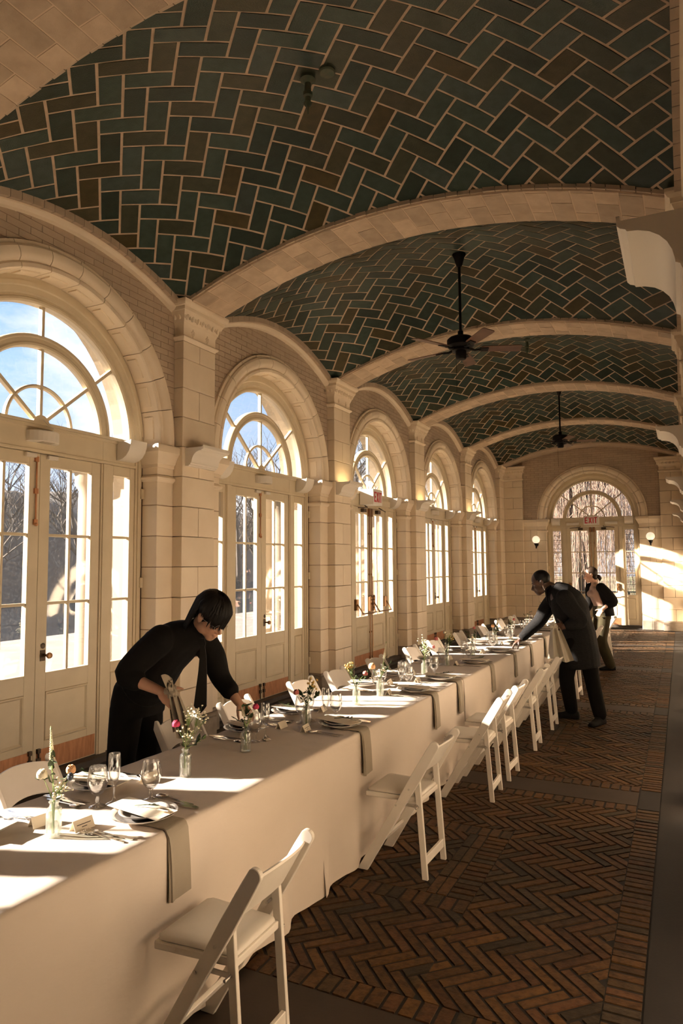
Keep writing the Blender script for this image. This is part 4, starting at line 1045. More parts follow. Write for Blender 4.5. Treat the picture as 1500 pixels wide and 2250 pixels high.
cloth(5.98, 8.71, 3, 'cream tablecloth over the third table, before the man in the coat', .003, .010)
cloth(8.66, 11.33, 4, 'cream tablecloth over the fourth table, behind the man in the coat')
cloth(11.29, 13.95, 5, 'cream tablecloth over the farthest table by the end wall', .003, .010)

# ------------------------------------------------------------------ folding chairs
def chair_parts():
    out = []
    fx, tx, th = .22, -.245, .77
    d = Vector((tx-fx, 0, th)).normalized(); n = Vector((d.z, 0, -d.x))
    for s in (-1, 1):
        b = MB(); hw, ht = .027, .0105
        base = Vector((fx, s*.184, 0)); L = Vector((tx-fx, 0, th)).length
        pts = [(-hw, .0), (hw, .0)]
        ring = [(0.0, hw), (L*.55, hw), (L*.75, hw*1.12), (L*.93, hw*1.05)] + [(L-.0+0.012-hw*1.0+hw*sin(PI*k/12), hw*cos(PI*k/12)) for k in range(1, 12)] + [(L*.93, -hw*1.05), (L*.75, -hw*1.12), (L*.55, -hw), (0.0, -hw)]
        poly = []
        for t, w in ring:
            p = base+d*t+n*w
            if t == 0.0: p = base+n*w-d*((base+n*w).z/d.z)
            poly.append(p)
        m = len(poly); off = Vector((0, ht, 0))
        b.add([p-off for p in poly]+[p+off for p in poly], [tuple(range(m))[::-1], tuple(range(m, 2*m))]+[(i, (i+1) % m, m+(i+1) % m, m+i) for i in range(m)])
        out.append(('back_stile', b.mesh('back_stile', 'white_wood', bevel=.0025), []))
    for s in (-1, 1):
        b = MB(); y = s*.153
        A, C = Vector((-.16, y, 0)), Vector((-.118, y, .565)); q = (C-A).normalized(); w = Vector((q.z, 0, -q.x))
        pts = [A-w*.017-q*((A-w*.017).z/q.z), A+w*.017-q*((A+w*.017).z/q.z), C+w*.017] + [C+w*.017*cos(PI*k/6)+q*.017*sin(PI*k/6) for k in range(1, 6)] + [C-w*.017]
        m = len(pts); off = Vector((0, .010, 0))
        b.add([p-off for p in pts]+[p+off for p in pts], [tuple(range(m))[::-1], tuple(range(m, 2*m))]+[(i, (i+1) % m, m+(i+1) % m, m+i) for i in range(m)])
        out.append(('rear_leg', b.mesh('rear_leg', 'white_wood', bevel=.002), []))
    b = MB(); b.box(-.166, -.146, -.144, .144, .075, .125); out.append(('rear_rail', b.mesh('rear_rail', 'white_wood', bevel=.003), []))
    b = MB(); c = Vector((fx, 0, 0))+d*.19; b.obox(c, Vector((0, .174, 0)), d*.022, n*.009); out.append(('front_rail', b.mesh('front_rail', 'white_wood', bevel=.003), []))
    b = MB(); fr = [(.205, -.165), (.205, .165), (-.135, .143), (-.135, -.143)]
    b.prism(fr, lambda x, y, z: (x, y, z), .415, .445)
    pad = MB(); rings = []
    for k, (ins, z) in enumerate([(.012, .443), (.004, .450), (.005, .459), (.016, .467), (.05, .472), (.12, .4735)]):
        c0 = [(.205-ins, -.165+ins), (.205-ins, .165-ins), (-.135+ins, .143-ins), (-.135+ins, -.143+ins)]
        r = []
        for i in range(4):
            p, q2 = Vector(c0[i]), Vector(c0[(i+1) % 4])
            for t in (.06, .5, .94): v = p.lerp(q2, t); r.append((v.x, v.y, z))
        rings.append(r)
    pad.loft(rings)
    out.append(('seat', b.mesh('seat', 'white_wood', bevel=.006, seg=2), [('seat_pad', pad.mesh('seat_pad', 'seat_vinyl', smooth=50))]))
    b = MB(); rings = []
    for k in range(13):
        y = -.174+.348*k/12; t = (y/.174)
        bow = -.028*(1-t*t); arch = .020*(1-t*t)
        lo = Vector((fx, 0, 0))+d*(.985*th/d.z*.77)
        zlo, zhi = .588+.028*(1-t*t), .738+arch
        def at(z, o): p = Vector((fx, y, 0))+d*(z/d.z); return p+n*o+Vector((bow, 0, 0))
        rings.append([at(zlo, -.007), at(zhi, -.007), at(zhi+.004, 0), at(zhi, .007), at(zlo, .007)])
    b.loft(rings); out.append(('backrest', b.mesh('backrest', 'white_wood', smooth=40), []))
    b = MB()
    for s in (-1, 1):
        b.box(-.125, .0, s*.168-.003, s*.168+.003, .395, .412)
        for x, z in ((.0, .40), (-.125, .40)): b.tube([(x, s*.160, z), (x, s*.198, z)], .006, 8)
        p = Vector((fx, 0, 0))+d*(.50/d.z); b.tube([(p.x, s*.140, p.z), (p.x, s*.198, p.z)], .006, 8)
    out.append(('hinge_hardware', b.mesh('hinge_hardware', 'steel'), []))
    return out
CHAIR = chair_parts()
def chair(x, y, rz, label, group):
    e = empty('folding_chair', (x, y, 0), rz, label=label, cat='chair', group=group)
    for nme, me, sub in CHAIR:
        o = link(nme, me, e, kind='stuff' if nme == 'hinge_hardware' else None)
        for sn, sm in sub: link(sn, sm, o)
RC = [2.17, 3.97, 5.37, 5.93, 6.94, 7.84, 8.82, 9.68, 10.6, 11.45, 13.5]
RNOTE = ['nearest white folding chair, standing whole at the foot of the picture', 'white folding chair alone between the hanging napkin and the open floor', 'white folding chair with a sunlit stile, first of the overlapping row on the aisle', 'white folding chair with two sunlit stiles, second of the overlapping aisle row']
RNOTE += ['white folding chair on the aisle, %s of the overlapping row' % ORD[i] for i in range(2, 8)] + ['white folding chair on the aisle, farthest one, behind the jacketed person']
for i, y in enumerate(RC):
    chair(-1.562+drift(y), y, PI+R([1, -1.5, 2, -1, 1.5, 0, 2, -2, 1, 0, -1, 1][i]), RNOTE[i], 'white folding chairs along the aisle')
LC = [2.52, 3.69, 4.36, 5.33, 5.99, 6.92, 7.96, 8.78, 9.88, 11.05, 12.2, 13.2]
LNOTE = ['white folding chair cut off by the picture edge, window side', 'white folding chair in front of the black-clad server', 'white folding chair beneath the black-clad server\'s reaching hand'] + ['white folding chair on the window side, %s past the black-clad server' % ORD[i] for i in range(9)]
for i, y in enumerate(LC):
    chair(-2.882+drift(y), y, R([2, -3, 1, -2, 2, 0, 1, -1, 2, 0, 1, 0][i]), LNOTE[i], 'white folding chairs on the window side')

# ------------------------------------------------------------------ place settings
def lathe_mesh(name, prof, m, n=28, smooth=40): 
    b = MB(); b.lathe(prof, n, cap=False); return b.mesh(name, m, smooth=smooth)
PL_BIG = lathe_mesh('rim', [(.0, .0), (.075, .0), (.080, .004), (.115, .013), (.134, .022), (.1355, .0245), (.133, .025), (.114, .0165), (.112, .0162)], 'porcelain', 36)
PL_BIGW = lathe_mesh('well', [(.112, .0163), (.082, .0075), (.076, .0055), (.0, .005)], 'porcelain_grey', 36)
PL_SM = lathe_mesh('rim', [(.0, .0), (.055, .0), (.060, .004), (.085, .014), (.099, .022), (.1005, .0245), (.098, .025), (.083, .0175), (.081, .017)], 'porcelain', 36)
PL_SMW = lathe_mesh('well', [(.081, .0171), (.061, .0075), (.055, .0055), (.0, .005)], 'porcelain_grey', 36)
GOB = [(.0, .0), (.036, .0), (.037, .003), (.030, .007), (.012, .012), (.0075, .020), (.011, .030), (.0075, .040), (.010, .050), (.024, .060), (.036, .078), (.043, .102), (.0435, .122), (.039, .148), (.0355, .168), (.0347, .170), (.034, .168), (.038, .146), (.042, .121), (.0415, .103), (.034, .080), (.021, .064), (.002, .058)]
FLU = [(.0, .0), (.033, .0), (.034, .003), (.026, .007), (.009, .014), (.005, .030), (.0045, .060), (.007, .082), (.016, .098), (.023, .120), (.0265, .150), (.0265, .185), (.0245, .212), (.0238, .214), (.0230, .212), (.025, .184), (.025, .150), (.0215, .121), (.014, .101), (.002, .094)]
TUM = [(.0, .0), (.029, .0), (.030, .004), (.033, .105), (.034, .115), (.0332, .116), (.032, .110), (.029, .010), (.002, .008)]
GOBM, FLUM = lathe_mesh('goblet', GOB, 'crystal', 20, 70), lathe_mesh('flute', FLU, 'crystal', 18, 70)
def cutlery(kind):
    b = MB()
    def strip(pts):  # (x along, half width, thickness, z)
        b.loft([[(x, -w, z), (x, w, z), (x, w, z+t), (x, -w, z+t)] for x, w, t, z in pts])
    if kind == 'fork':
        strip([(-.10, .004, .003, 0), (-.09, .0065, .0035, 0), (-.03, .0045, .003, .001), (.03, .003, .003, .004), (.05, .004, .0025, .007), (.062, .0115, .002, .006), (.072, .0125, .002, .004)])
        for i in range(4):
            y = -.0105+.007*i; b.loft([[(x, y-w, z), (x, y+w, z), (x, y+w, z+.002), (x, y-w, z+.002)] for x, w, z in ((.070, .002, .004), (.085, .0019, .0035), (.103, .0011, .006))])
    elif kind == 'knife':
        strip([(-.115, .005, .005, 0), (-.10, .0075, .006, 0), (-.03, .007, .006, 0), (-.01, .005, .005, 0), (.0, .008, .002, .001), (.05, .0085, .0016, .001), (.09, .0065, .0015, .001), (.11, .0015, .0015, .001)])
    else:
        strip([(-.10, .004, .003, 0), (-.09, .0065, .0035, 0), (-.03, .004, .003, .001), (.03, .003, .003, .004), (.045, .005, .0025, .005)])
        b.ball((.072, 0, .0075), .018, 12, 6, (1.55, 1, .28))
    return b.mesh(kind, 'silver', smooth=40)
CUT = {k: cutlery(k) for k in ('fork', 'knife', 'spoon')}
def tent_mesh():
    b = MB(); a = .033; h = .040; L = .045
    for s in (-1, 1):
        b.add([(s*a*.62, -L, 0), (s*a*.62, L, 0), (0, L, h), (0, -L, h), (s*(a*.62-.0012), -L, 0), (s*(a*.62-.0012), L, 0), (0, L, h-.0015), (0, -L, h-.0015)],
              [(0,1,2,3), (7,6,5,4), (0,4,5,1), (1,5,6,2), (2,6,7,3), (3,7,4,0)])
    return b.mesh('tent', 'paper')
TENT = tent_mesh()
def tent_line():
    b = MB(); a = .033*.62; h = .040
    for t, w in ((.52, .032), (.30, .012)):
        for s in (1,):
            x, z = a*(1-t)+.0006, h*t; x2, z2 = a*(1-t-.06)+.0006, h*(t+.06)
            b.add([(x, -w, z), (x, w, z), (x2, w, z2), (x2, -w, z2)], [(0, 1, 2, 3)])
    return b.mesh('print_line', 'print', fix=False)
TLINE = tent_line()
cb = MB(); cb.box(-.142, .142, -.057, .057, 0, .0018); CARD = cb.mesh('menu_card', 'paper')
def sprig_parts(rng):
    b = MB(); P = [Vector((-.075, .0, .004)), Vector((-.02, .008, .012)), Vector((.03, .004, .016)), Vector((.055, -.004, .022))]
    b.tube(P, [.0025, .0022, .002, .001], 5)
    l = MB()
    for k in range(7):
        p = P[1].lerp(P[3], k/6); a = rng.uniform(-1, 1)*1.4; d = Vector((cos(a), sin(a), .45)).normalized(); n = d.cross(Vector((0, 0, 1))).normalized()
        ln = rng.uniform(.026, .044); w = ln*.26
        l.add([p, p+d*ln*.5+n*w, p+d*ln, p+d*ln*.5-n*w], [(0, 1, 2, 3)])
    t = MB(); t.box(.045, .098, -.012, .012, .006, .0072)
    pr = MB(); pr.box(.052, .088, -.002, .002, .0072, .0076)
    return b, l, t, pr
def napkin_mesh(side):
    """folded strip lying under the plate and falling over the table edge; local +x points off the table"""
    b = MB(); w = .060; rings = []
    path = [(-.13, .003), (0, .003), (.10, .003), (.128, .0025), (.142, -.006), (.149, -.022), (.152, -.06), (.157, -.12), (.160, -.19), (.162, -.262)]
    for k, (x, z) in enumerate(path):
        fl = 1+.10*max(0, k-5)/4
        rings.append([(x, -w*fl, z), (x+.001, -w*.35, z+.001), (x, w*fl, z), (x+.0045*(1 if k > 4 else .3), w*fl, z+.0045*(k < 5)), (x+.007*(1 if k > 4 else .3), -w*.2, z+.006*(k < 5)), (x+.0045*(1 if k > 4 else .3), -w*fl, z+.0045*(k < 5))])
    b.loft(rings)
    # inner fold seen as a second edge
    rings = []
    for k, (x, z) in enumerate(path[3:]):
        rings.append([(x-.002, -w*1.02, z-.002), (x+.012*min(1, k/3), -w*(1.02-.02*k), z-.002), (x+.005, -w*.5, z-.001), (x+.002, -w*.5, z-.003)])
    b.loft(rings)
    return b.mesh('napkin', 'napkin', smooth=35)
NAP = napkin_mesh(1)
RS = [2.20, 3.93, 5.22, 5.85, 6.92, 7.89, 8.75, 9.65, 10.6, 11.5, 12.4, 13.3]
LS = [1.80, 2.41, 3.585, 4.12, 5.30, 5.85, 6.90, 7.85, 8.75, 9.75, 10.9, 12.0, 13.0]
def setting(side, i, y):
    rng = random.Random(100+i*2+(side > 0))
    wh = ('%s aisle-side setting' % ORD[i]) if side > 0 else ('%s window-side setting' % ORD[i])
    px = (-2.0 if side > 0 else -2.475)+drift(y); g = 'settings on the long table'
    z = TZ+.004; rz = 0 if side > 0 else PI
    fwd = 1 if side > 0 else -1              # towards the diner
    def P(a, c): return (px+fwd*a, y+fwd*c)  # a towards the diner, c to the diner's right hand
    near = y < 7.5
    if side > 0:
        link('napkin', NAP, None, (-1.975+drift(y), y, z), (0, 0, R(rng.uniform(-2, 2))), label='folded grey-beige napkin hanging over the table edge, %s' % wh, cat='napkin', group='hanging napkins')
    e = empty('dinner_plate', (px, y, z+.008), 0, label='grey-welled dinner plate of the %s' % wh, cat='plate', group='dinner plates'); link('rim', PL_BIG, e); link('well', PL_BIGW, e)
    e = empty('side_plate', (px, y, z+.0145), 0, label='smaller grey plate stacked at the %s' % wh, cat='plate', group='stacked small plates'); link('rim', PL_SM, e); link('well', PL_SMW, e)
    a = R({(1, 0): 5, (1, 1): 14}.get((side, i), rng.uniform(-12, 18)))
    link('menu_card', CARD, None, (*P(-.01, .0), z+.041), (R(rng.uniform(-1.5, 1.5)), R(rng.uniform(-2, 2)), -a+rz), label='cream menu card laid on the plates of the %s' % wh, cat='menu card', group='menu cards')
    if near or i % 2 == 0:
        st, lf, tg, pr = sprig_parts(rng); e = empty('leaf_sprig', (*P(.03, .0), z+.0445), rz-a+R(8), label='green sprig with name tag on the %s' % wh, cat='sprig', group='sprigs on the menu cards')
        obj('stem', st, 'leaf', e); obj('leaf_cluster', lf, 'leaf', e, fix=False)
        if near: obj('name_tag', tg, 'paper', e); obj('print_line', pr, 'print', e)
    for q, (k, a_, c_, turn) in enumerate([('fork', .0, -.185, 6), ('fork', -.01, -.21, -3), ('knife', .0, .175, 4), ('knife', -.005, .195, 1), ('spoon', -.03, .225, -6)]):
        if not near and q in (1, 3): continue
        nm = {'fork': ['inner fork', 'outer fork'], 'knife': ['inner knife', 'outer knife'], 'spoon': ['spoon']}[k]
        nm = nm[(q % 2) if k != 'spoon' else 0]
        link(k, CUT[k], None, (*P(a_, c_), z), (0, 0, rz+PI+R(turn+rng.uniform(-6, 6))), label='silver %s of the %s' % (nm, wh), cat=k, group='%ss on the long table' % ('knive' if k == 'knife' else k)).scale = (1.13, 1.13, 1.0)
    if side > 0: gl = [('goblet', GOBM, -.13, .185)] if i == 0 else [('goblet', GOBM, -.125, .19), ('flute', FLUM, -.155, .10)]
    else: gl = [('goblet', GOBM, -.19, .185), ('flute', FLUM, -.225, .125)]
    for k, me, a_, c_ in gl:
        link(k, me, None, (*P(a_, c_), z-.002), label='%s of the %s' % ('round stemmed water goblet' if k == 'goblet' else 'slim clear champagne flute', wh), cat='glass', group='%ss on the long table' % k)
    e = empty('place_card', (*P(-.15, -.18), z-.001), rz+R(rng.uniform(-14, 14)), label='folded cream place card of the %s' % wh, cat='place card', group='place cards')
    link('tent', TENT, e)
    if near: link('print_line', TLINE, e)
for i, y in enumerate(RS): setting(1, i, y)
for i, y in enumerate(LS): setting(-1, i, y)

# ------------------------------------------------------------------ bud vases
def vase_meshes():
    b = MB(); b.lathe([(.001, .0), (.026, .0), (.0275, .004)], 28); 
    o = MB(); o.lathe([(.001, .001), (.0265, .001), (.0275, .005), (.0275, .098), (.025, .105), (.0165, .112), (.0155, .122), (.019, .127), (.0195, .131), (.0165, .133), (.0145, .126), (.014, .113), (.022, .102), (.0245, .095), (.0245, .008), (.001, .007)], 36, cap=False, rib=.045)
    return o.mesh('bottle', 'vase_glass', smooth=25)
VASE = vase_meshes()
def rose(b, c, r, rng):
    b.ball(c, r*.62, 8, 6, (1, 1, 1.05))
    for lay, (n, rr, ht) in enumerate(((4, .55, .5), (5, .85, .2), (6, 1.05, -.15))):
        for k in range(n):
            a = 2*PI*k/n+lay*.5; d = Vector((cos(a), sin(a), 0)); t = Vector((-sin(a), cos(a), 0)); p = Vector(c)+d*r*rr*.55+Vector((0, 0, r*ht*.4))
            b.ball(p, r*.52, 6, 5, (1, .32, 1), axes=(t, (d+Vector((0, 0, -.5))).normalized(), Vector((0, 0, 1))))
def bouquet(i, x, y, kinds, label, seed):
    rng = random.Random(seed)
    e = empty('flower_vase', (x, y, TZ+.002), rng.uniform(0, 6), label=label, cat='vase', group='bud vases down the middle of the table')
    e.rotation_euler = (0, 0, 0)
    link('bottle', VASE, e)
    stems = MB(); leaves = MB(); heads = {}
    def stem(tip, r=.0016):
        f = Vector((rng.uniform(-.008, .008), rng.uniform(-.008, .008), .012)); nk = Vector((rng.uniform(-.006, .006), rng.uniform(-.006, .006), .128))
        m = nk.lerp(Vector(tip), .5)+Vector((rng.uniform(-.008, .008), rng.uniform(-.008, .008), .0)); stems.tube([f, nk, m, tip], [r*1.2, r*1.2, r, r*.7], 5)
        return nk, m
    def leaf(p, ln, d=None):
        d = d or Vector((rng.uniform(-1, 1), rng.uniform(-1, 1), rng.uniform(-.2, 1))).normalized(); n = d.cross(Vector((rng.uniform(-.3, .3), rng.uniform(-.3, .3), 1))).normalized(); w = ln*.23; u = d.cross(n)*ln*.10
        p = Vector(p); leaves.add([p, p+d*ln*.35+n*w+u, p+d*ln*.7+n*w*.8, p+d*ln-u, p+d*ln*.7-n*w*.8, p+d*ln*.35-n*w+u, p+d*ln*.5], [(0, 1, 6), (1, 2, 6), (2, 3, 6), (3, 4, 6), (4, 5, 6), (5, 0, 6)])
    for kd, tip, sz in kinds:
        tip = Vector(tip); nk, m = stem(tip)
        if kd == 'spire':
            hd = heads.setdefault(('spike', 'petal_white'), MB()); st = m.lerp(tip, .15)
            for k in range(90):
                t = k/90; p = st.lerp(tip, t); a = k*2.4; r = .0085*(1-t*.75)
                hd.ball(p+Vector((cos(a)*r, sin(a)*r, 0)), .0036*(1-t*.5), 4, 3)
            stems.tube([tip, tip+(tip-st)*.12], [.004, .001], 5); 
            for k in range(3): leaf(st, rng.uniform(.03, .05))
        elif kd in ('peach', 'pink', 'rose', 'white', 'cream'):
            hd = heads.setdefault(('blossom', {'peach': 'petal_peach', 'pink': 'petal_pink', 'rose': 'petal_rose', 'white': 'petal_white', 'cream': 'petal_white'}[kd]), MB()); rose(hd, tip, sz*1.22, rng)
            for k in range(2): leaf(tip-Vector((0, 0, sz*.8)), .028)
        elif kd == 'berry':
            hd = heads.setdefault(('berries', 'petal_yellow'), MB())
            for k in range(9): 
                p = tip+Vector((rng.gauss(0, .014), rng.gauss(0, .014), rng.gauss(0, .016))); hd.ball(p, .0075, 6, 5); stems.tube([m, p], .0007, 3)
        elif kd == 'spray':
            hd = heads.setdefault(('small_blossoms', 'petal_white'), MB())
            for k in range(26):
                p = tip+Vector((rng.gauss(0, .022), rng.gauss(0, .022), rng.gauss(0, .022))); hd.ball(p, rng.uniform(.004, .0075), 5, 4, (1, 1, .6)); stems.tube([m.lerp(tip, .3), (m+p)/2+Vector((0, 0, .004)), p], .0006, 3)
        elif kd == 'thistle':
            hd = heads.setdefault(('thistle', 'petal_navy'), MB()); hd.ball(tip, .012, 8, 6, (1, 1, 1.3))
            for k in range(14):
                a = k*2.4; d = Vector((cos(a), sin(a), rng.uniform(-.1, .6))); hd.tube([tip, tip+d*.03], [.0012, .0003], 3)
        elif kd == 'leafy':
            for k in range(sz): leaf(m.lerp(tip, k/max(1, sz-1)), rng.uniform(.035, .06))
    for k in range(3): leaf(Vector((0, 0, .14)), .03)
    obj('stems', stems, 'leaf_light', e)
    obj('foliage', leaves, 'leaf', e, fix=False)
    for (n, m), b in heads.items(): obj(n, b, m, e, smooth=60)
# tip offsets are in the hall's axes: -x is towards the windows, -y towards the viewpoint
V = [(-2.19, 1.92, [('spire', (-.05, .02, .39), 0), ('cream', (-.035, -.03, .235), .022), ('peach', (.03, .05, .24), .020), ('thistle', (.05, .03, .22), 0), ('leafy', (-.02, .0, .26), 5), ('spray', (.02, .0, .175), 0)], 'bud vase with a tall white flower spike, nearest on the table'),
     (-2.21, 2.72, [('pink', (-.035, -.03, .255), .021), ('spray', (.01, .02, .30), 0), ('spray', (.045, .05, .29), 0), ('spray', (.02, .0, .2), 0), ('thistle', (.06, .07, .26), 0), ('leafy', (.07, .05, .18), 6)], 'bud vase with a magenta rose and small white sprays'),
     (-2.185, 3.20, [('pink', (.02, .07, .235), .019), ('leafy', (-.01, -.02, .26), 6), ('leafy', (.02, .0, .22), 5), ('spire', (-.015, -.015, .25), 0)], 'bud vase of thin green stems beside the server\'s hand'),
     (-2.18, 3.87, [('rose', (-.05, -.04, .215), .020), ('berry', (.02, .02, .28), 0), ('berry', (.04, .03, .25), 0), ('leafy', (.02, .02, .24), 8), ('leafy', (.06, .05, .19), 6), ('leafy', (-.03, .0, .2), 6)], 'bud vase with dusky rose, yellow berries and dark leaves'),
     (-2.17, 4.60, [('rose', (.05, .05, .22), .021), ('berry', (-.05, -.03, .27), 0), ('berry', (-.03, -.02, .29), 0), ('leafy', (-.03, -.02, .25), 8), ('leafy', (.06, .06, .21), 6)], 'bud vase with yellow berries and a salmon rose, mid table'),
     (-2.14, 4.97, [('peach', (-.05, -.04, .23), .030), ('spire', (.03, .06, .40), 0), ('white', (.02, .03, .20), .018), ('leafy', (.06, .06, .25), 7), ('leafy', (.03, .02, .2), 5)], 'bud vase with a peach ranunculus and tall white spike'),
     (-2.16, 6.05, [('spray', (.0, .0, .30), 0), ('spray', (.01, .02, .26), 0), ('spray', (.02, .0, .22), 0), ('rose', (.06, .08, .25), .020), ('leafy', (.02, .02, .22), 5)], 'bud vase with a mass of small white flowers'),
     (-2.14, 6.67, [('rose', (-.09, -.06, .27), .022), ('spray', (.03, .02, .31), 0), ('white', (-.02, .0, .33), .016), ('leafy', (.02, .0, .24), 10), ('berry', (.04, .05, .28), 0)], 'bud vase with broad dark leaves and a dusky rose'),
     (-2.11, 7.49, [('white', (.0, .0, .2), .018), ('leafy', (-.04, -.02, .25), 6), ('leafy', (.04, .02, .24), 6), ('rose', (.01, .05, .3), .018)], 'low leafy bud vase before the man\'s reaching arm'),
     (-2.10, 8.5, [('peach', (-.03, .0, .24), .024), ('spire', (.03, .03, .33), 0), ('leafy', (.03, .02, .22), 6)], 'bud vase with a peach flower beyond the man\'s hand'),
     (-2.09, 9.3, [('spray', (.0, .0, .28), 0), ('rose', (.04, .03, .26), .020), ('leafy', (.0, .03, .22), 6)], 'bud vase with dry seed heads behind the man\'s sleeve'),
     (-2.07, 10.3, [('white', (.0, .0, .24), .022), ('leafy', (.03, .02, .30), 8), ('leafy', (-.02, .02, .26), 6)], 'dark leafy bud vase behind the man\'s sleeve'),
     (-2.05, 11.4, [('leafy', (.0, .0, .36), 8), ('rose', (.03, .03, .25), .02)], 'tall leafy bud vase toward the far end of the table'),
     (-2.03, 12.5, [('white', (.0, .0, .26), .022), ('leafy', (.03, .0, .22), 6)], 'white flowered bud vase at the far end of the table')]
for i, (x, y, kd, lab) in enumerate(V): bouquet(i, x, y, kd, lab, 40+i)

# ------------------------------------------------------------------ people
def voxel(name, mb, m, size, parent, smooth_it=4, **kw):
    """fuse overlapping closed shapes into one continuous skin"""
    me = mb.mesh(name, m); o = bpy.data.objects.new(name, me); COL.objects.link(o)
    r = o.modifiers.new('fuse', 'REMESH'); r.mode = 'VOXEL'; r.voxel_size = size
    q = o.modifiers.new('relax', 'SMOOTH'); q.factor = 0.5; q.iterations = smooth_it
    dg = bpy.context.evaluated_depsgraph_get()
    nm = bpy.data.meshes.new_from_object(o.evaluated_get(dg)); nm.name = name
    bpy.data.objects.remove(o); bpy.data.meshes.remove(me)
    nm.polygons.foreach_set('use_smooth', [True]*len(nm.polygons))
    nm.materials.clear(); nm.materials.append(MAT[m])
    return link(name, nm, parent, **kw)
def ell(mb, rows, n=20):
    """rows of (centre, side vector, half width, half depth)"""
    C = [Vector(r[0]) for r in rows]; rings = []
    for i, (c, s, a, d) in enumerate(rows):
        t = (C[min(i+1, len(C)-1)]-C[max(i-1, 0)]).normalized(); s = Vector(s); s = (s-t*s.dot(t)).normalized(); f = s.cross(t)
        rings.append([C[i]+s*(a*math.copysign(abs(cos(2*PI*k/n))**.85, cos(2*PI*k/n)))+f*(d*math.copysign(abs(sin(2*PI*k/n))**.85, sin(2*PI*k/n))) for k in range(n)])
    mb.loft(rings)
def smoothpath(P, n=4):
    """Catmull-Rom through points (vector, radius)"""
    out = []; V = [(Vector(p), r) for p, r in P]
    for i in range(len(V)-1):
        a, b_, c, d = V[max(i-1, 0)], V[i], V[i+1], V[min(i+2, len(V)-1)]
        for k in range(n):
            t = k/n
            q = .5*((2*b_[0])+(-a[0]+c[0])*t+(2*a[0]-5*b_[0]+4*c[0]-d[0])*t*t+(-a[0]+3*b_[0]-3*c[0]+d[0])*t**3)
            out.append((q, b_[1]+(c[1]-b_[1])*t))
    out.append(V[-1]); return out
def limb(mb, P, n=14, sub=4, squash=None):
    S_ = smoothpath(P, sub); mb.tube([p for p, r in S_], [r for p, r in S_], n, squash=squash)
    mb.ball(S_[0][0], S_[0][1], 12, 8); mb.ball(S_[-1][0], S_[-1][1], 12, 8)
def frame(x, z):
    x = Vector(x).normalized(); z = Vector(z); z = (z-x*x.dot(z)).normalized(); return x, z.cross(x), z
def hand(mb, wrist, fwd, back, thumb, curl, size=1.0, spread=.10, pinch=0.0):
    """palm, four fingers of unequal length bent at the knuckles, and a thumb from the side of the palm"""
    x, y, z = frame(fwd, back)
    if Vector(thumb).dot(y) < 0: y = -y
    W = lambda a, b_, c: Vector(wrist)+(x*a+y*b_+z*c)*size
    R_ = [[W(0, -.024, .012), W(0, .024, .012), W(0, .024, -.014), W(0, -.024, -.014)], [W(.03, -.036, .014), W(.03, .036, .013), W(.03, .037, -.015), W(.03, -.036, -.016)],
          [W(.065, -.041, .012), W(.065, .040, .012), W(.065, .040, -.012), W(.065, -.041, -.014)], [W(.092, -.037, .008), W(.095, .037, .009), W(.095, .036, -.009), W(.092, -.037, -.009)]]
    mb.loft(R_)
    for i, (b0, ln) in enumerate(((-.031, .056), (-.0105, .071), (.0105, .078), (.031, .070))):
        p = W(.088, b0, .0); sp = b0/.031*spread; a = curl*.45; pts = [(p, .0088*size)]
        for seg, k in ((.45, 1.0), (.31, 1.25), (.24, 1.0)):
            d = (x*cos(a)+y*sp-z*sin(a)).normalized(); p = p+d*ln*seg*size; pts.append((p, pts[-1][1]*.93)); a += curl*k*.55
        mb.tube([q for q, r in pts], [r for q, r in pts], 8); mb.ball(pts[-1][0], pts[-1][1], 8, 6)
        for q, r in pts[:-1]: mb.ball(q, r, 8, 6)
    p = W(.022, .030, -.006); d = (x*.55+y*(.80-pinch*.8)-z*(.25+pinch*.5)).normalized(); pts = [(p, .013*size)]
    for seg, turn in ((.035, .35), (.030, .45), (.024, 0)):
        p = p+d*seg*size; pts.append((p, pts[-1][1]*.86)); d = (d+x*turn-z*turn*.5*curl-y*turn*pinch).normalized()
    mb.tube([q for q, r in pts], [r for q, r in pts], 8)
    for q, r in pts: mb.ball(q, r, 8, 6)
def head_shape(mb, c, fwd, up, s=1.0, nose=1.0, jaw=1.0):
    x, y, z = frame(fwd, up); c = Vector(c); A = (x, y, z)
    W = lambda a, b_, d: c+(x*a+y*b_+z*d)*s
    B = lambda p, r: mb.ball(W(*p), s, 16, 10, r, axes=A)
    B((-.012, 0, .035), (.098, .077, .096)); B((.028, 0, -.03), (.064, .060, .086)); B((.058*jaw, 0, -.098), (.030, .032, .024))
    for q in (-1, 1):
        B((.010, q*.043, -.066), (.042, .020, .034)); B((.058, q*.034, -.028), (.026, .021, .024)); B((.077, q*.030, .020), (.013, .024, .009))
        B((-.006, q*.077, -.008), (.019, .009, .031)); B((-.010, q*.083, .002), (.017, .007, .024)); B((.098, q*.011, -.042), (.010, .008, .008))
    mb.tube([W(.083, 0, .012), W(.098*nose, 0, -.015), W(.113*nose, 0, -.036), W(.098, 0, -.047)], [.008*s, .009*s, .0115*s, .010*s], 8)
    B((.089, 0, -.066), (.010, .022, .0065)); B((.087, 0, -.078), (.010, .019, .007)); B((.062, 0, -.085), (.03, .03, .02))
    return W, A
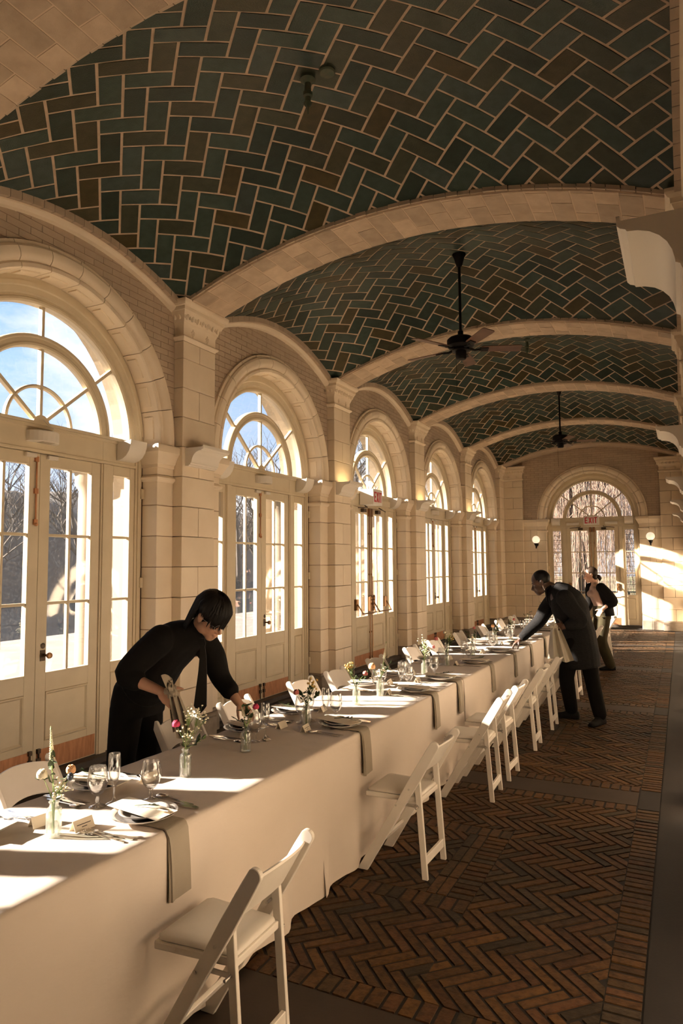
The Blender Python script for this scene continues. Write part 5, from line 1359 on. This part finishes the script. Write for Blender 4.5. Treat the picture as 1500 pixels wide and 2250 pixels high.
def face_bits(e, W, A, s, hair_m, brow=True):
    b = MB()
    for q in (-1, 1): b.ball(W(.0735, q*.031, -.004), .0105*s, 10, 8, axes=A)
    obj('eyes', b, 'eye_white', e, smooth=True); b = MB()
    for q in (-1, 1): b.ball(W(.0795, q*.031, -.005), .0064*s, 8, 6, axes=A)
    obj('irises', b, 'print', e, smooth=True)
    if brow:
        b = MB()
        for q in (-1, 1): b.tube([W(.087, q*.015, .022), W(.088, q*.032, .027), W(.078, q*.048, .020)], [.0035*s, .004*s, .002*s], 6)
        obj('eyebrows', b, hair_m, e, smooth=True)
def shoe(name, e, ankle, toe, L=.27, m='shoe_black'):
    d = Vector((toe[0], toe[1], 0)).normalized(); n = Vector((-d.y, d.x, 0)); a = Vector((ankle[0], ankle[1], 0)); b = MB(); rings = []
    for t, w, h in ((-.075, .026, .05), (-.065, .034, .085), (-.02, .038, .115), (.03, .040, .105), (.08, .044, .075), (.13, .047, .055), (.17, .043, .046), (.192, .026, .036)):
        c = a+d*t*L/.27; rings.append([c-n*w+Vector((0, 0, .004)), c+n*w+Vector((0, 0, .004)), c+n*w*1.02+Vector((0, 0, h*.45)), c+n*w*.6+Vector((0, 0, h)), c-n*w*.6+Vector((0, 0, h)), c-n*w*1.02+Vector((0, 0, h*.45))])
    b.loft(rings); return voxel(name, b, m, .008, e, 3)
def drape(top, drop, side, w0, w1, folds, seed, thick=.004, rows=14, sway=(0, 0, 0)):
    """a cloth gathered at the top, opening into folds below"""
    rng = random.Random(seed); side = Vector(side).normalized(); down = Vector(drop); f = side.cross(down.normalized()); b = MB(); n = 28; rings = []
    ph = rng.uniform(0, 6)
    for j in range(rows):
        t = j/(rows-1); w = w0+(w1-w0)*t**.8; c = Vector(top)+down*t+Vector(sway)*t*t; am = .016+.034*t
        pts = [(-1+2*k/(n-1)) for k in range(n)]
        mid = [c+side*(w*u)+f*(am*sin(u*folds*PI+ph+t*.7)+.010*sin(u*7+t*3+ph))+down.normalized()*(.02*sin(u*3+ph)*t) for u in pts]
        rings.append([p+f*thick for p in mid]+[p-f*thick for p in reversed(mid)])
    b.loft(rings); return b

def server():
    """black shirt, tie and trousers, bent over the table"""
    e = empty('person', (-3.17, 3.42, 0), 0, label='person in black shirt and tie leaning over the table, grey napkin in hand', cat='person')
    inv = Matrix.Translation((3.17, -3.42, 0))
    side = Vector((.10, 1, -.02)).normalized()           # to the wearer's left
    pel, wai, che, shc, nek = [Vector(v) for v in ((-3.17, 3.43, .93), (-3.07, 3.43, 1.08), (-2.86, 3.39, 1.27), (-2.73, 3.37, 1.365), (-2.655, 3.362, 1.40))]
    hd = Vector((-2.535, 3.345, 1.485)); fwd, up = Vector((.82, -.10, -.56)), Vector((.56, -.05, .82))
    shR, elR, wrR = Vector((-2.775, 3.185, 1.365)), Vector((-2.945, 3.085, 1.145)), Vector((-2.70, 3.10, 1.075))
    shL, elL, wrL = Vector((-2.735, 3.555, 1.345)), Vector((-2.69, 3.65, 1.075)), Vector((-2.535, 3.635, .925))
    legs = [((-3.18, 3.335, .90), (-3.215, 3.32, .50), (-3.23, 3.31, .07)), ((-3.19, 3.53, .90), (-3.215, 3.58, .50), (-3.24, 3.62, .07))]
    b = MB()
    ell(b, [(pel, side, .15, .10), (wai, side, .125, .085), (che, side, .15, .095), (shc, side, .15, .075), (nek, side, .06, .055)])
    limb(b, [(nek-Vector((.05, 0, .03)), .055), (nek, .052), (hd-Vector(fwd)*.03-Vector(up)*.04, .055)])
    W, A = head_shape(b, hd, fwd, up, 1.04, jaw=.96)
    for sh, el, wr in ((shR, elR, wrR), (shL, elL, wrL)):
        limb(b, [(sh, .052), (sh.lerp(el, .5), .045), (el, .039), (el.lerp(wr, .4), .037), (wr, .026)])
    hand(b, wrR, Vector((.80, -.10, -.42)), Vector((.25, -.85, .42)), Vector((.1, .3, 1)), 1.15, 1.0, .05)
    hand(b, wrL, Vector((.80, .12, -.62)), Vector((.55, .05, .80)), Vector((.2, -1, 0)), .75, 1.0, .10)
    for h, k, a in legs: limb(b, [(h, .085), (k, .055), (Vector(a), .042)])
    body = voxel('body', b, 'skin_light', .0055, e, 3); body.matrix_parent_inverse = inv
    def put(o): o.matrix_parent_inverse = inv; return o
    # shirt with loose sleeves, the far one turned up below the elbow
    b = MB(); sp = Vector((0, 0, 0))
    ell(b, [(pel+Vector((.015, 0, .06)), side, .178, .130), (wai, side, .176, .130), (wai.lerp(che, .5)+Vector((-.025, 0, .025)), side, .190, .140), (che+Vector((-.02, 0, .025)), side, .203, .138), (shc+Vector((-.03, 0, -.005)), side, .185, .105), (shc.lerp(nek, .6), side, .105, .080), (nek+Vector((.012, 0, .012)), side, .068, .066)])
    limb(b, [(shR+Vector((-.02, .02, -.01)), .088), (shR.lerp(elR, .45)+Vector((-.015, 0, 0)), .086), (elR+Vector((-.005, 0, .015)), .070), (elR.lerp(wrR, .28), .060)])
    limb(b, [(shL+Vector((-.02, -.02, -.01)), .088), (shL.lerp(elL, .5), .082), (elL, .066), (elL.lerp(wrL, .55), .055)])
    q = elL.lerp(wrL, .52); d = (wrL-elL).normalized(); b.tube([q-d*.03, q+d*.02], [.060, .058], 14)
    q = elR.lerp(wrR, .26); d = (wrR-elR).normalized(); b.tube([q-d*.02, q+d*.02], [.063, .061], 14)
    limb(b, [(nek-Vector((.015, 0, .012)), .066), (nek+Vector((.02, 0, .02)), .062)])
    put(voxel('shirt', b, 'cloth_black', .009, e, 4))
    b = MB()
    ell(b, [(wai+Vector((-.0, 0, -.02)), side, .172, .128), (pel+Vector((0, 0, .05)), Vector((0, 1, 0)), .182, .135), (pel, Vector((0, 1, 0)), .190, .140), (pel-Vector((0, 0, .09)), Vector((0, 1, 0)), .185, .130)])
    for h, k, a in legs: limb(b, [(Vector(h)-Vector((0, 0, .01)), .106), (Vector(h).lerp(Vector(k), .5), .097), (k, .085), (Vector(k).lerp(Vector(a), .6), .080), (Vector(a)+Vector((0, 0, -.02)), .078)])
    put(voxel('trousers', b, 'trouser_black', .011, e, 4))
    b = MB(); b.loft([[Vector(wai)+Vector((-.045, 0, -.055))+side*(.182*cos(2*PI*k/28))+Vector((.62, 0, .45)).normalized().cross(side).normalized()*(.137*sin(2*PI*k/28))+Vector((-.55, 0, .80))*o for k in range(28)] for o in (-.018, .018)], cap=False)
    put(obj('belt', b, 'tie_black', e, smooth=True))
    # tie hanging free from the collar
    b = MB(); t0 = nek+Vector((.055, -.02, -.045)); n = Vector((.25, -.9, 0)).normalized(); sd = Vector((.9, .25, 0)).normalized(); rings = []
    for t, w, off in ((0, .016, 0), (.03, .022, .004), (.05, .015, .008), (.10, .020, .012), (.20, .027, .012), (.30, .034, .006), (.40, .040, 0), (.425, .022, 0), (.445, .002, 0)):
        c = t0+Vector((off-.02*t, 0, -t)); rings.append([c-sd*w-n*.003, c+sd*w-n*.003, c+sd*w+n*.003, c-sd*w+n*.003])
    b.loft(rings); put(obj('tie', b, 'tie_black', e, smooth=40))
    # bowl of straight black hair with a ragged fringe
    b = MB(); x, y, z = A; b.ball(W(-.022, 0, .042), 1.04, 20, 12, (.105, .086, .100), axes=A); rng = random.Random(5)
    for k in range(230):
        th = rng.uniform(-PI, PI); front = cos(th)
        low = (-.004 if front > .55 else -.04 if front > -.25 else -.115)+rng.uniform(-.022, .018)
        if abs(th) > .95 and abs(th) < 1.85: low = rng.uniform(.012, .035)
        P = []
        for i in range(7):
            t = i/6; el = 1.35-t*1.5
            if t < .62: r = 1.07+.03*rng.random(); p = (-.015+.104*r*cos(el)*cos(th), .084*r*cos(el)*sin(th), .040+.098*r*sin(el))
            else:
                r = 1.10; q = (t-.62)/.38; z0 = .040+.098*1.07*sin(1.35-.62*1.5); p = (-.015+.104*r*cos(th)*(1+.04*q), .084*r*sin(th)*(1+.03*q), z0+(low-z0)*q)
            P.append(W(*p))
        b.tube(P, [.010, .012, .012, .0115, .010, .007, .0015], 5)
    put(obj('hair', b, 'hair_black', e, smooth=True))
    for c in (lambda: face_bits(e, W, A, 1.04, 'hair_black', False),): c()
    for o in e.children:
        if o.name.startswith(('eyes', 'irises')): put(o)
    b = MB()
    for q in (-1, 1):
        b.tube([W(.097+.004*sin(a), q*.031+.022*cos(a), -.006+.019*sin(a)) for a in [2*PI*k/16 for k in range(17)]], .0012, 5)
        b.tube([W(.095, q*.052, -.002), W(.03, q*.084, .004), W(-.02, q*.086, .004)], .0012, 5)
    b.tube([W(.101, -.010, -.002), W(.103, 0, .002), W(.101, .010, -.002)], .0012, 5)
    put(obj('glasses', b, 'steel', e))
    put(shoe('shoe', e, (-3.20, 3.31), (1, -.1))); put(shoe('shoe', e, (-3.24, 3.62), (1, .2)))
    # the napkin bunched in the near hand
    t = wrR+Vector((.085, -.005, .01))
    m = drape(t, (.075, .02, -.25), (.93, .30, 0), .024, .062, 2.6, 4, .004, 16)
    top = drape(t+Vector((.0, -.006, -.01)), (-.030, -.005, .085), (.93, .30, 0), .022, .014, 1.2, 7, .005, 8)
    lump = MB(); lump.ball((0, 0, 0), 1.0, 22, 14)
    top.add([t+Vector((.008, -.012, .004))+Vector((x*.036, y*.026, z*.034))*(1+.22*sin(5*x+3*z)+.18*sin(7*z-4*y+1)+.12*sin(11*x+6*y)) for x, y, z in lump.v], lump.f)
    m.add(top.v, top.f)
    
    obj('cloth_napkin', m, 'napkin', smooth=60, label='grey-beige napkin bunched in the black-clad server\'s hand', cat='napkin')
server()

def man():
    """long dark coat, reaching over the table with the far arm"""
    O = Vector((-1.05, 8.25, 0))
    e = empty('person', O, 0, label='person in long charcoal coat reaching to a plate, pale cloth in other hand', cat='person'); inv = Matrix.Translation(-O)
    def put(o): o.matrix_parent_inverse = inv; return o
    side = Vector((-.12, -1, 0)).normalized()            # wearer's left, towards the viewpoint
    pel, wai, che, shc, nek = [Vector(v) for v in ((-1.09, 8.25, .97), (-1.13, 8.22, 1.13), (-1.23, 8.16, 1.33), (-1.29, 8.13, 1.44), (-1.335, 8.11, 1.495))]
    hd = Vector((-1.462, 8.10, 1.555)); fwd, up = Vector((-.90, -.22, -.36)), Vector((-.36, -.05, .90))
    shL, elL, wrL = Vector((-1.20, 7.96, 1.40)), Vector((-1.01, 7.93, 1.15)), Vector((-1.19, 7.93, 1.075))
    shR, elR, wrR = Vector((-1.36, 8.30, 1.38)), Vector((-1.53, 8.33, 1.10)), Vector((-1.745, 8.27, .885))
    legs = [((-1.12, 8.14, .93), (-1.22, 8.18, .49), (-1.20, 8.33, .08)), ((-1.04, 8.34, .93), (-.96, 8.27, .49), (-.875, 8.16, .08))]
    b = MB()
    ell(b, [(pel, side, .17, .12), (wai, side, .16, .12), (che, side, .18, .12), (shc, side, .17, .09), (nek, side, .07, .065)])
    limb(b, [(nek-Vector((-.05, 0, .04)), .065), (nek, .062), (hd-fwd*.03-up*.04, .062)])
    W, A = head_shape(b, hd, fwd, up, 1.06, 1.02)
    for sh, el, wr in ((shL, elL, wrL), (shR, elR, wrR)): limb(b, [(sh, .06), (sh.lerp(el, .5), .052), (el, .044), (el.lerp(wr, .4), .042), (wr, .030)])
    hand(b, wrL, Vector((-.93, .05, .02)), Vector((-.1, -.95, .25)), Vector((0, 0, 1)), 1.2, 1.08, .05)
    hand(b, wrR, Vector((-.72, -.05, -.55)), Vector((-.5, -.25, .8)), Vector((-.2, -1, 0)), .95, 1.08, .08, .5)
    for h, k, a in legs: limb(b, [(h, .09), (k, .06), (Vector(a), .046)])
    put(voxel('body', b, 'skin_dark', .007, e, 2))
    b = MB()
    ell(b, [((-1.045, 8.25, .60), side, .225, .185), ((-1.06, 8.25, .74), side, .225, .190), (pel, side, .220, .190), (wai, side, .212, .188), (wai.lerp(che, .5)+Vector((.03, 0, .02)), side, .225, .195), (che+Vector((.03, 0, .02)), side, .235, .185), (shc+Vector((.035, 0, 0)), side, .215, .135), (shc.lerp(nek, .6)+Vector((.01, 0, .01)), side, .12, .10), (nek+Vector((.0, 0, .01)), side, .078, .075)])
    for sh, el, wr, en in ((shL, elL, wrL, .72), (shR, elR, wrR, .86)): limb(b, [(sh+Vector((.02, 0, -.01)), .100), (sh.lerp(el, .5), .090), (el, .076), (el.lerp(wr, .5), .066), (el.lerp(wr, en), .055)])
    put(voxel('coat', b, 'coat_charcoal', .011, e, 4))
    b = MB()
    for h, k, a in legs: limb(b, [(Vector(h)-Vector((0, 0, .02)), .115), (Vector(h).lerp(Vector(k), .5), .102), (k, .085), (Vector(k).lerp(Vector(a), .6), .078), (Vector(a)+Vector((0, 0, .03)), .072)])
    put(voxel('trousers', b, 'trouser_black', .012, e, 4))
    b = MB(); ell(b, [(che+Vector((-.02, 0, .0)), side, .13, .135), (shc+Vector((-.01, 0, 0)), side, .13, .115), (nek+Vector((-.004, 0, -.01)), side, .078, .080), (nek+Vector((-.014, 0, .030)), side, .072, .074)]); put(voxel('sweater', b, 'cloth_black', .011, e, 2))
    # lapel edge and shirt collar
    b = MB(); f = side.cross(Vector((-.3, 0, 1)).normalized())
    for q in (-1, 1):
        b.tube([nek+side*q*.06+Vector((.0, 0, .035)), nek+side*q*.075+Vector((-.055, 0, -.02)), che+Vector((-.155, 0, .03))+side*q*.07, wai+Vector((-.185, 0, .06))+side*.02], [.014, .022, .020, .010], 8, squash=(1, .5))
    put(obj('lapels', b, 'cloth_black', e, smooth=True))
    b = MB(); b.ball(W(-.022, 0, .042), 1.06, 20, 12, (.098, .081, .094), axes=A); put(obj('hair', b, 'hair_black', e, smooth=True))
    face_bits(e, W, A, 1.06, 'hair_black')
    b = MB(); b.tube([W(-.004, .088, -.032), W(-.002, .090, -.055), W(-.006, .090, -.085)], [.003, .004, .003], 6); put(obj('earring', b, 'silver', e))
    for o in e.children:
        if o.name.split('.')[0] in ('eyes', 'irises', 'eyebrows'): put(o)
    put(shoe('shoe', e, (-1.19, 8.33), (-1, .05), .30)); put(shoe('shoe', e, (-.87, 8.15), (-.45, -1), .30))
    t = wrL+Vector((-.09, -.03, .0))
    m = drape(t, (.05, -.01, -.36), (-.95, -.25, 0), .040, .135, 2.4, 12, .004, 18)
    lump = MB(); lump.ball((0, 0, 0), 1.0, 22, 14)
    m.add([t+Vector((-.012, -.010, .012))+Vector((x*.044, y*.030, z*.036))*(1+.22*sin(5*x+3*z)+.18*sin(7*z-4*y+1)+.12*sin(11*x+6*y)) for x, y, z in lump.v], lump.f)
    obj('cloth_napkin', m, 'napkin_pale', smooth=60, label='pale cloth napkin hanging from the hand of the person in the coat', cat='napkin')
man()

def woman():
    """pink top under an open black jacket, olive trousers, looking along the table"""
    O = Vector((-1.22, 12.3, 0))
    e = empty('person', O, 0, label='person in open black jacket, pink top and olive trousers by the end doorway', cat='person'); inv = Matrix.Translation(-O)
    def put(o): o.matrix_parent_inverse = inv; return o
    side = Vector((.35, -.94, 0)).normalized()
    pel, wai, che, shc, nek = [Vector(v) for v in ((-1.23, 12.30, .95), (-1.25, 12.29, 1.09), (-1.30, 12.27, 1.27), (-1.315, 12.26, 1.37), (-1.325, 12.25, 1.43))]
    hd = Vector((-1.385, 12.22, 1.565)); fwd, up = Vector((-.96, -.22, -.16)), Vector((-.16, -.02, .98))
    shL, elL, wrL = Vector((-1.21, 12.11, 1.36)), Vector((-1.045, 12.16, 1.13)), Vector((-1.20, 12.06, 1.01))
    shR, elR, wrR = Vector((-1.42, 12.43, 1.35)), Vector((-1.44, 12.52, 1.10)), Vector((-1.52, 12.50, .90))
    legs = [((-1.19, 12.22, .90), (-1.24, 12.19, .48), (-1.12, 12.22, .08)), ((-1.27, 12.39, .90), (-1.39, 12.42, .48), (-1.40, 12.52, .08))]
    b = MB()
    ell(b, [(pel, side, .15, .11), (wai, side, .12, .09), (che, side, .14, .10), (shc, side, .14, .07), (nek, side, .05, .05)])
    limb(b, [(nek-Vector((0, 0, .04)), .05), (nek, .048), (hd-fwd*.03-up*.04, .05)])
    W, A = head_shape(b, hd, fwd, up, 1.0)
    for sh, el, wr in ((shL, elL, wrL), (shR, elR, wrR)): limb(b, [(sh, .048), (sh.lerp(el, .5), .042), (el, .036), (el.lerp(wr, .4), .034), (wr, .025)])
    hand(b, wrL, Vector((-.55, -.15, -.80)), Vector((-.1, -.95, .1)), Vector((-1, 0, .2)), .6, .95, .06)
    hand(b, wrR, Vector((-.4, 0, -.9)), Vector((-.5, .8, 0)), Vector((-1, -.3, 0)), .6, .95, .06)
    for h, k, a in legs: limb(b, [(h, .085), (k, .055), (Vector(a), .042)])
    put(voxel('body', b, 'skin_fair', .008, e, 2))
    b = MB(); f = side.cross(Vector((0, 0, 1))); f = f if f.x < 0 else -f
    ell(b, [(pel+Vector((0, 0, .05)), side, .155, .115), (wai, side, .140, .108), (wai.lerp(che, .5), side, .150, .118), (che, side, .160, .125), (shc, side, .15, .085), (nek+Vector((0, 0, -.02)), side, .062, .06), (nek+Vector((-.005, 0, .02)), side, .052, .052)])
    for q in (-1, 1): b.ball(che+side*q*.06+f*.085+Vector((0, 0, -.02)), .062, 12, 8)
    put(voxel('top', b, 'knit_pink', .010, e, 3))
    b = MB(); rings = []
    for c, a_, d_ in ((pel+Vector((.03, 0, -.06)), .205, .17), (wai+Vector((.03, 0, 0)), .195, .16), (che+Vector((.02, 0, 0)), .195, .155), (shc+Vector((.02, 0, .0)), .18, .11), (shc.lerp(nek, .7)+Vector((.03, 0, 0)), .10, .085)):
        op = .25 if a_ > .19 else -.15; arc = [-op+(PI+2*op)*k/16 for k in range(17)]
        rings.append([c+side*(a_*cos(t))-f*(d_*sin(t)) for t in arc]+[c+side*((a_-.025)*cos(t))-f*((d_-.025)*sin(t)) for t in reversed(arc)])
    b.loft(rings)
    limb(b, [(shL, .085), (shL.lerp(elL, .5)+Vector((.02, 0, 0)), .085), (elL+Vector((.01, 0, 0)), .080), (elL.lerp(wrL, .30), .072)])
    limb(b, [(shR, .082), (shR.lerp(elR, .5), .080), (elR, .072), (elR.lerp(wrR, .6), .060)])
    put(voxel('jacket', b, 'cloth_black', .012, e, 3))
    b = MB()
    ell(b, [(wai-Vector((0, 0, .02)), side, .150, .115), (pel, side, .185, .140), (pel-Vector((0, 0, .10)), side, .180, .135)])
    for h, k, a in legs: limb(b, [(Vector(h)-Vector((0, 0, .02)), .110), (Vector(h).lerp(Vector(k), .5), .102), (k, .090), (Vector(k).lerp(Vector(a), .6), .088), (Vector(a)+Vector((0, 0, .01)), .080)])
    put(voxel('trousers', b, 'trouser_olive', .013, e, 3))
    b = MB(); b.ball(W(-.028, 0, .044), 1.0, 18, 12, (.100, .084, .098), axes=A); b.ball(W(-.055, 0, -.03), 1.0, 14, 10, (.058, .066, .066), axes=A)
    b.tube([W(-.09, 0, -.03), W(-.125, 0, -.045), W(-.14, 0, -.08), W(-.13, 0, -.12)], [.030, .036, .032, .010], 10)
    put(obj('hair', b, 'hair_brown', e, smooth=True)); face_bits(e, W, A, 1.0, 'hair_brown')
    for o in e.children:
        if o.name.split('.')[0] in ('eyes', 'irises', 'eyebrows'): put(o)
    put(shoe('shoe', e, (-1.11, 12.22), (-.9, -.3), .26)); put(shoe('shoe', e, (-1.40, 12.52), (-1, 0), .26))
woman()
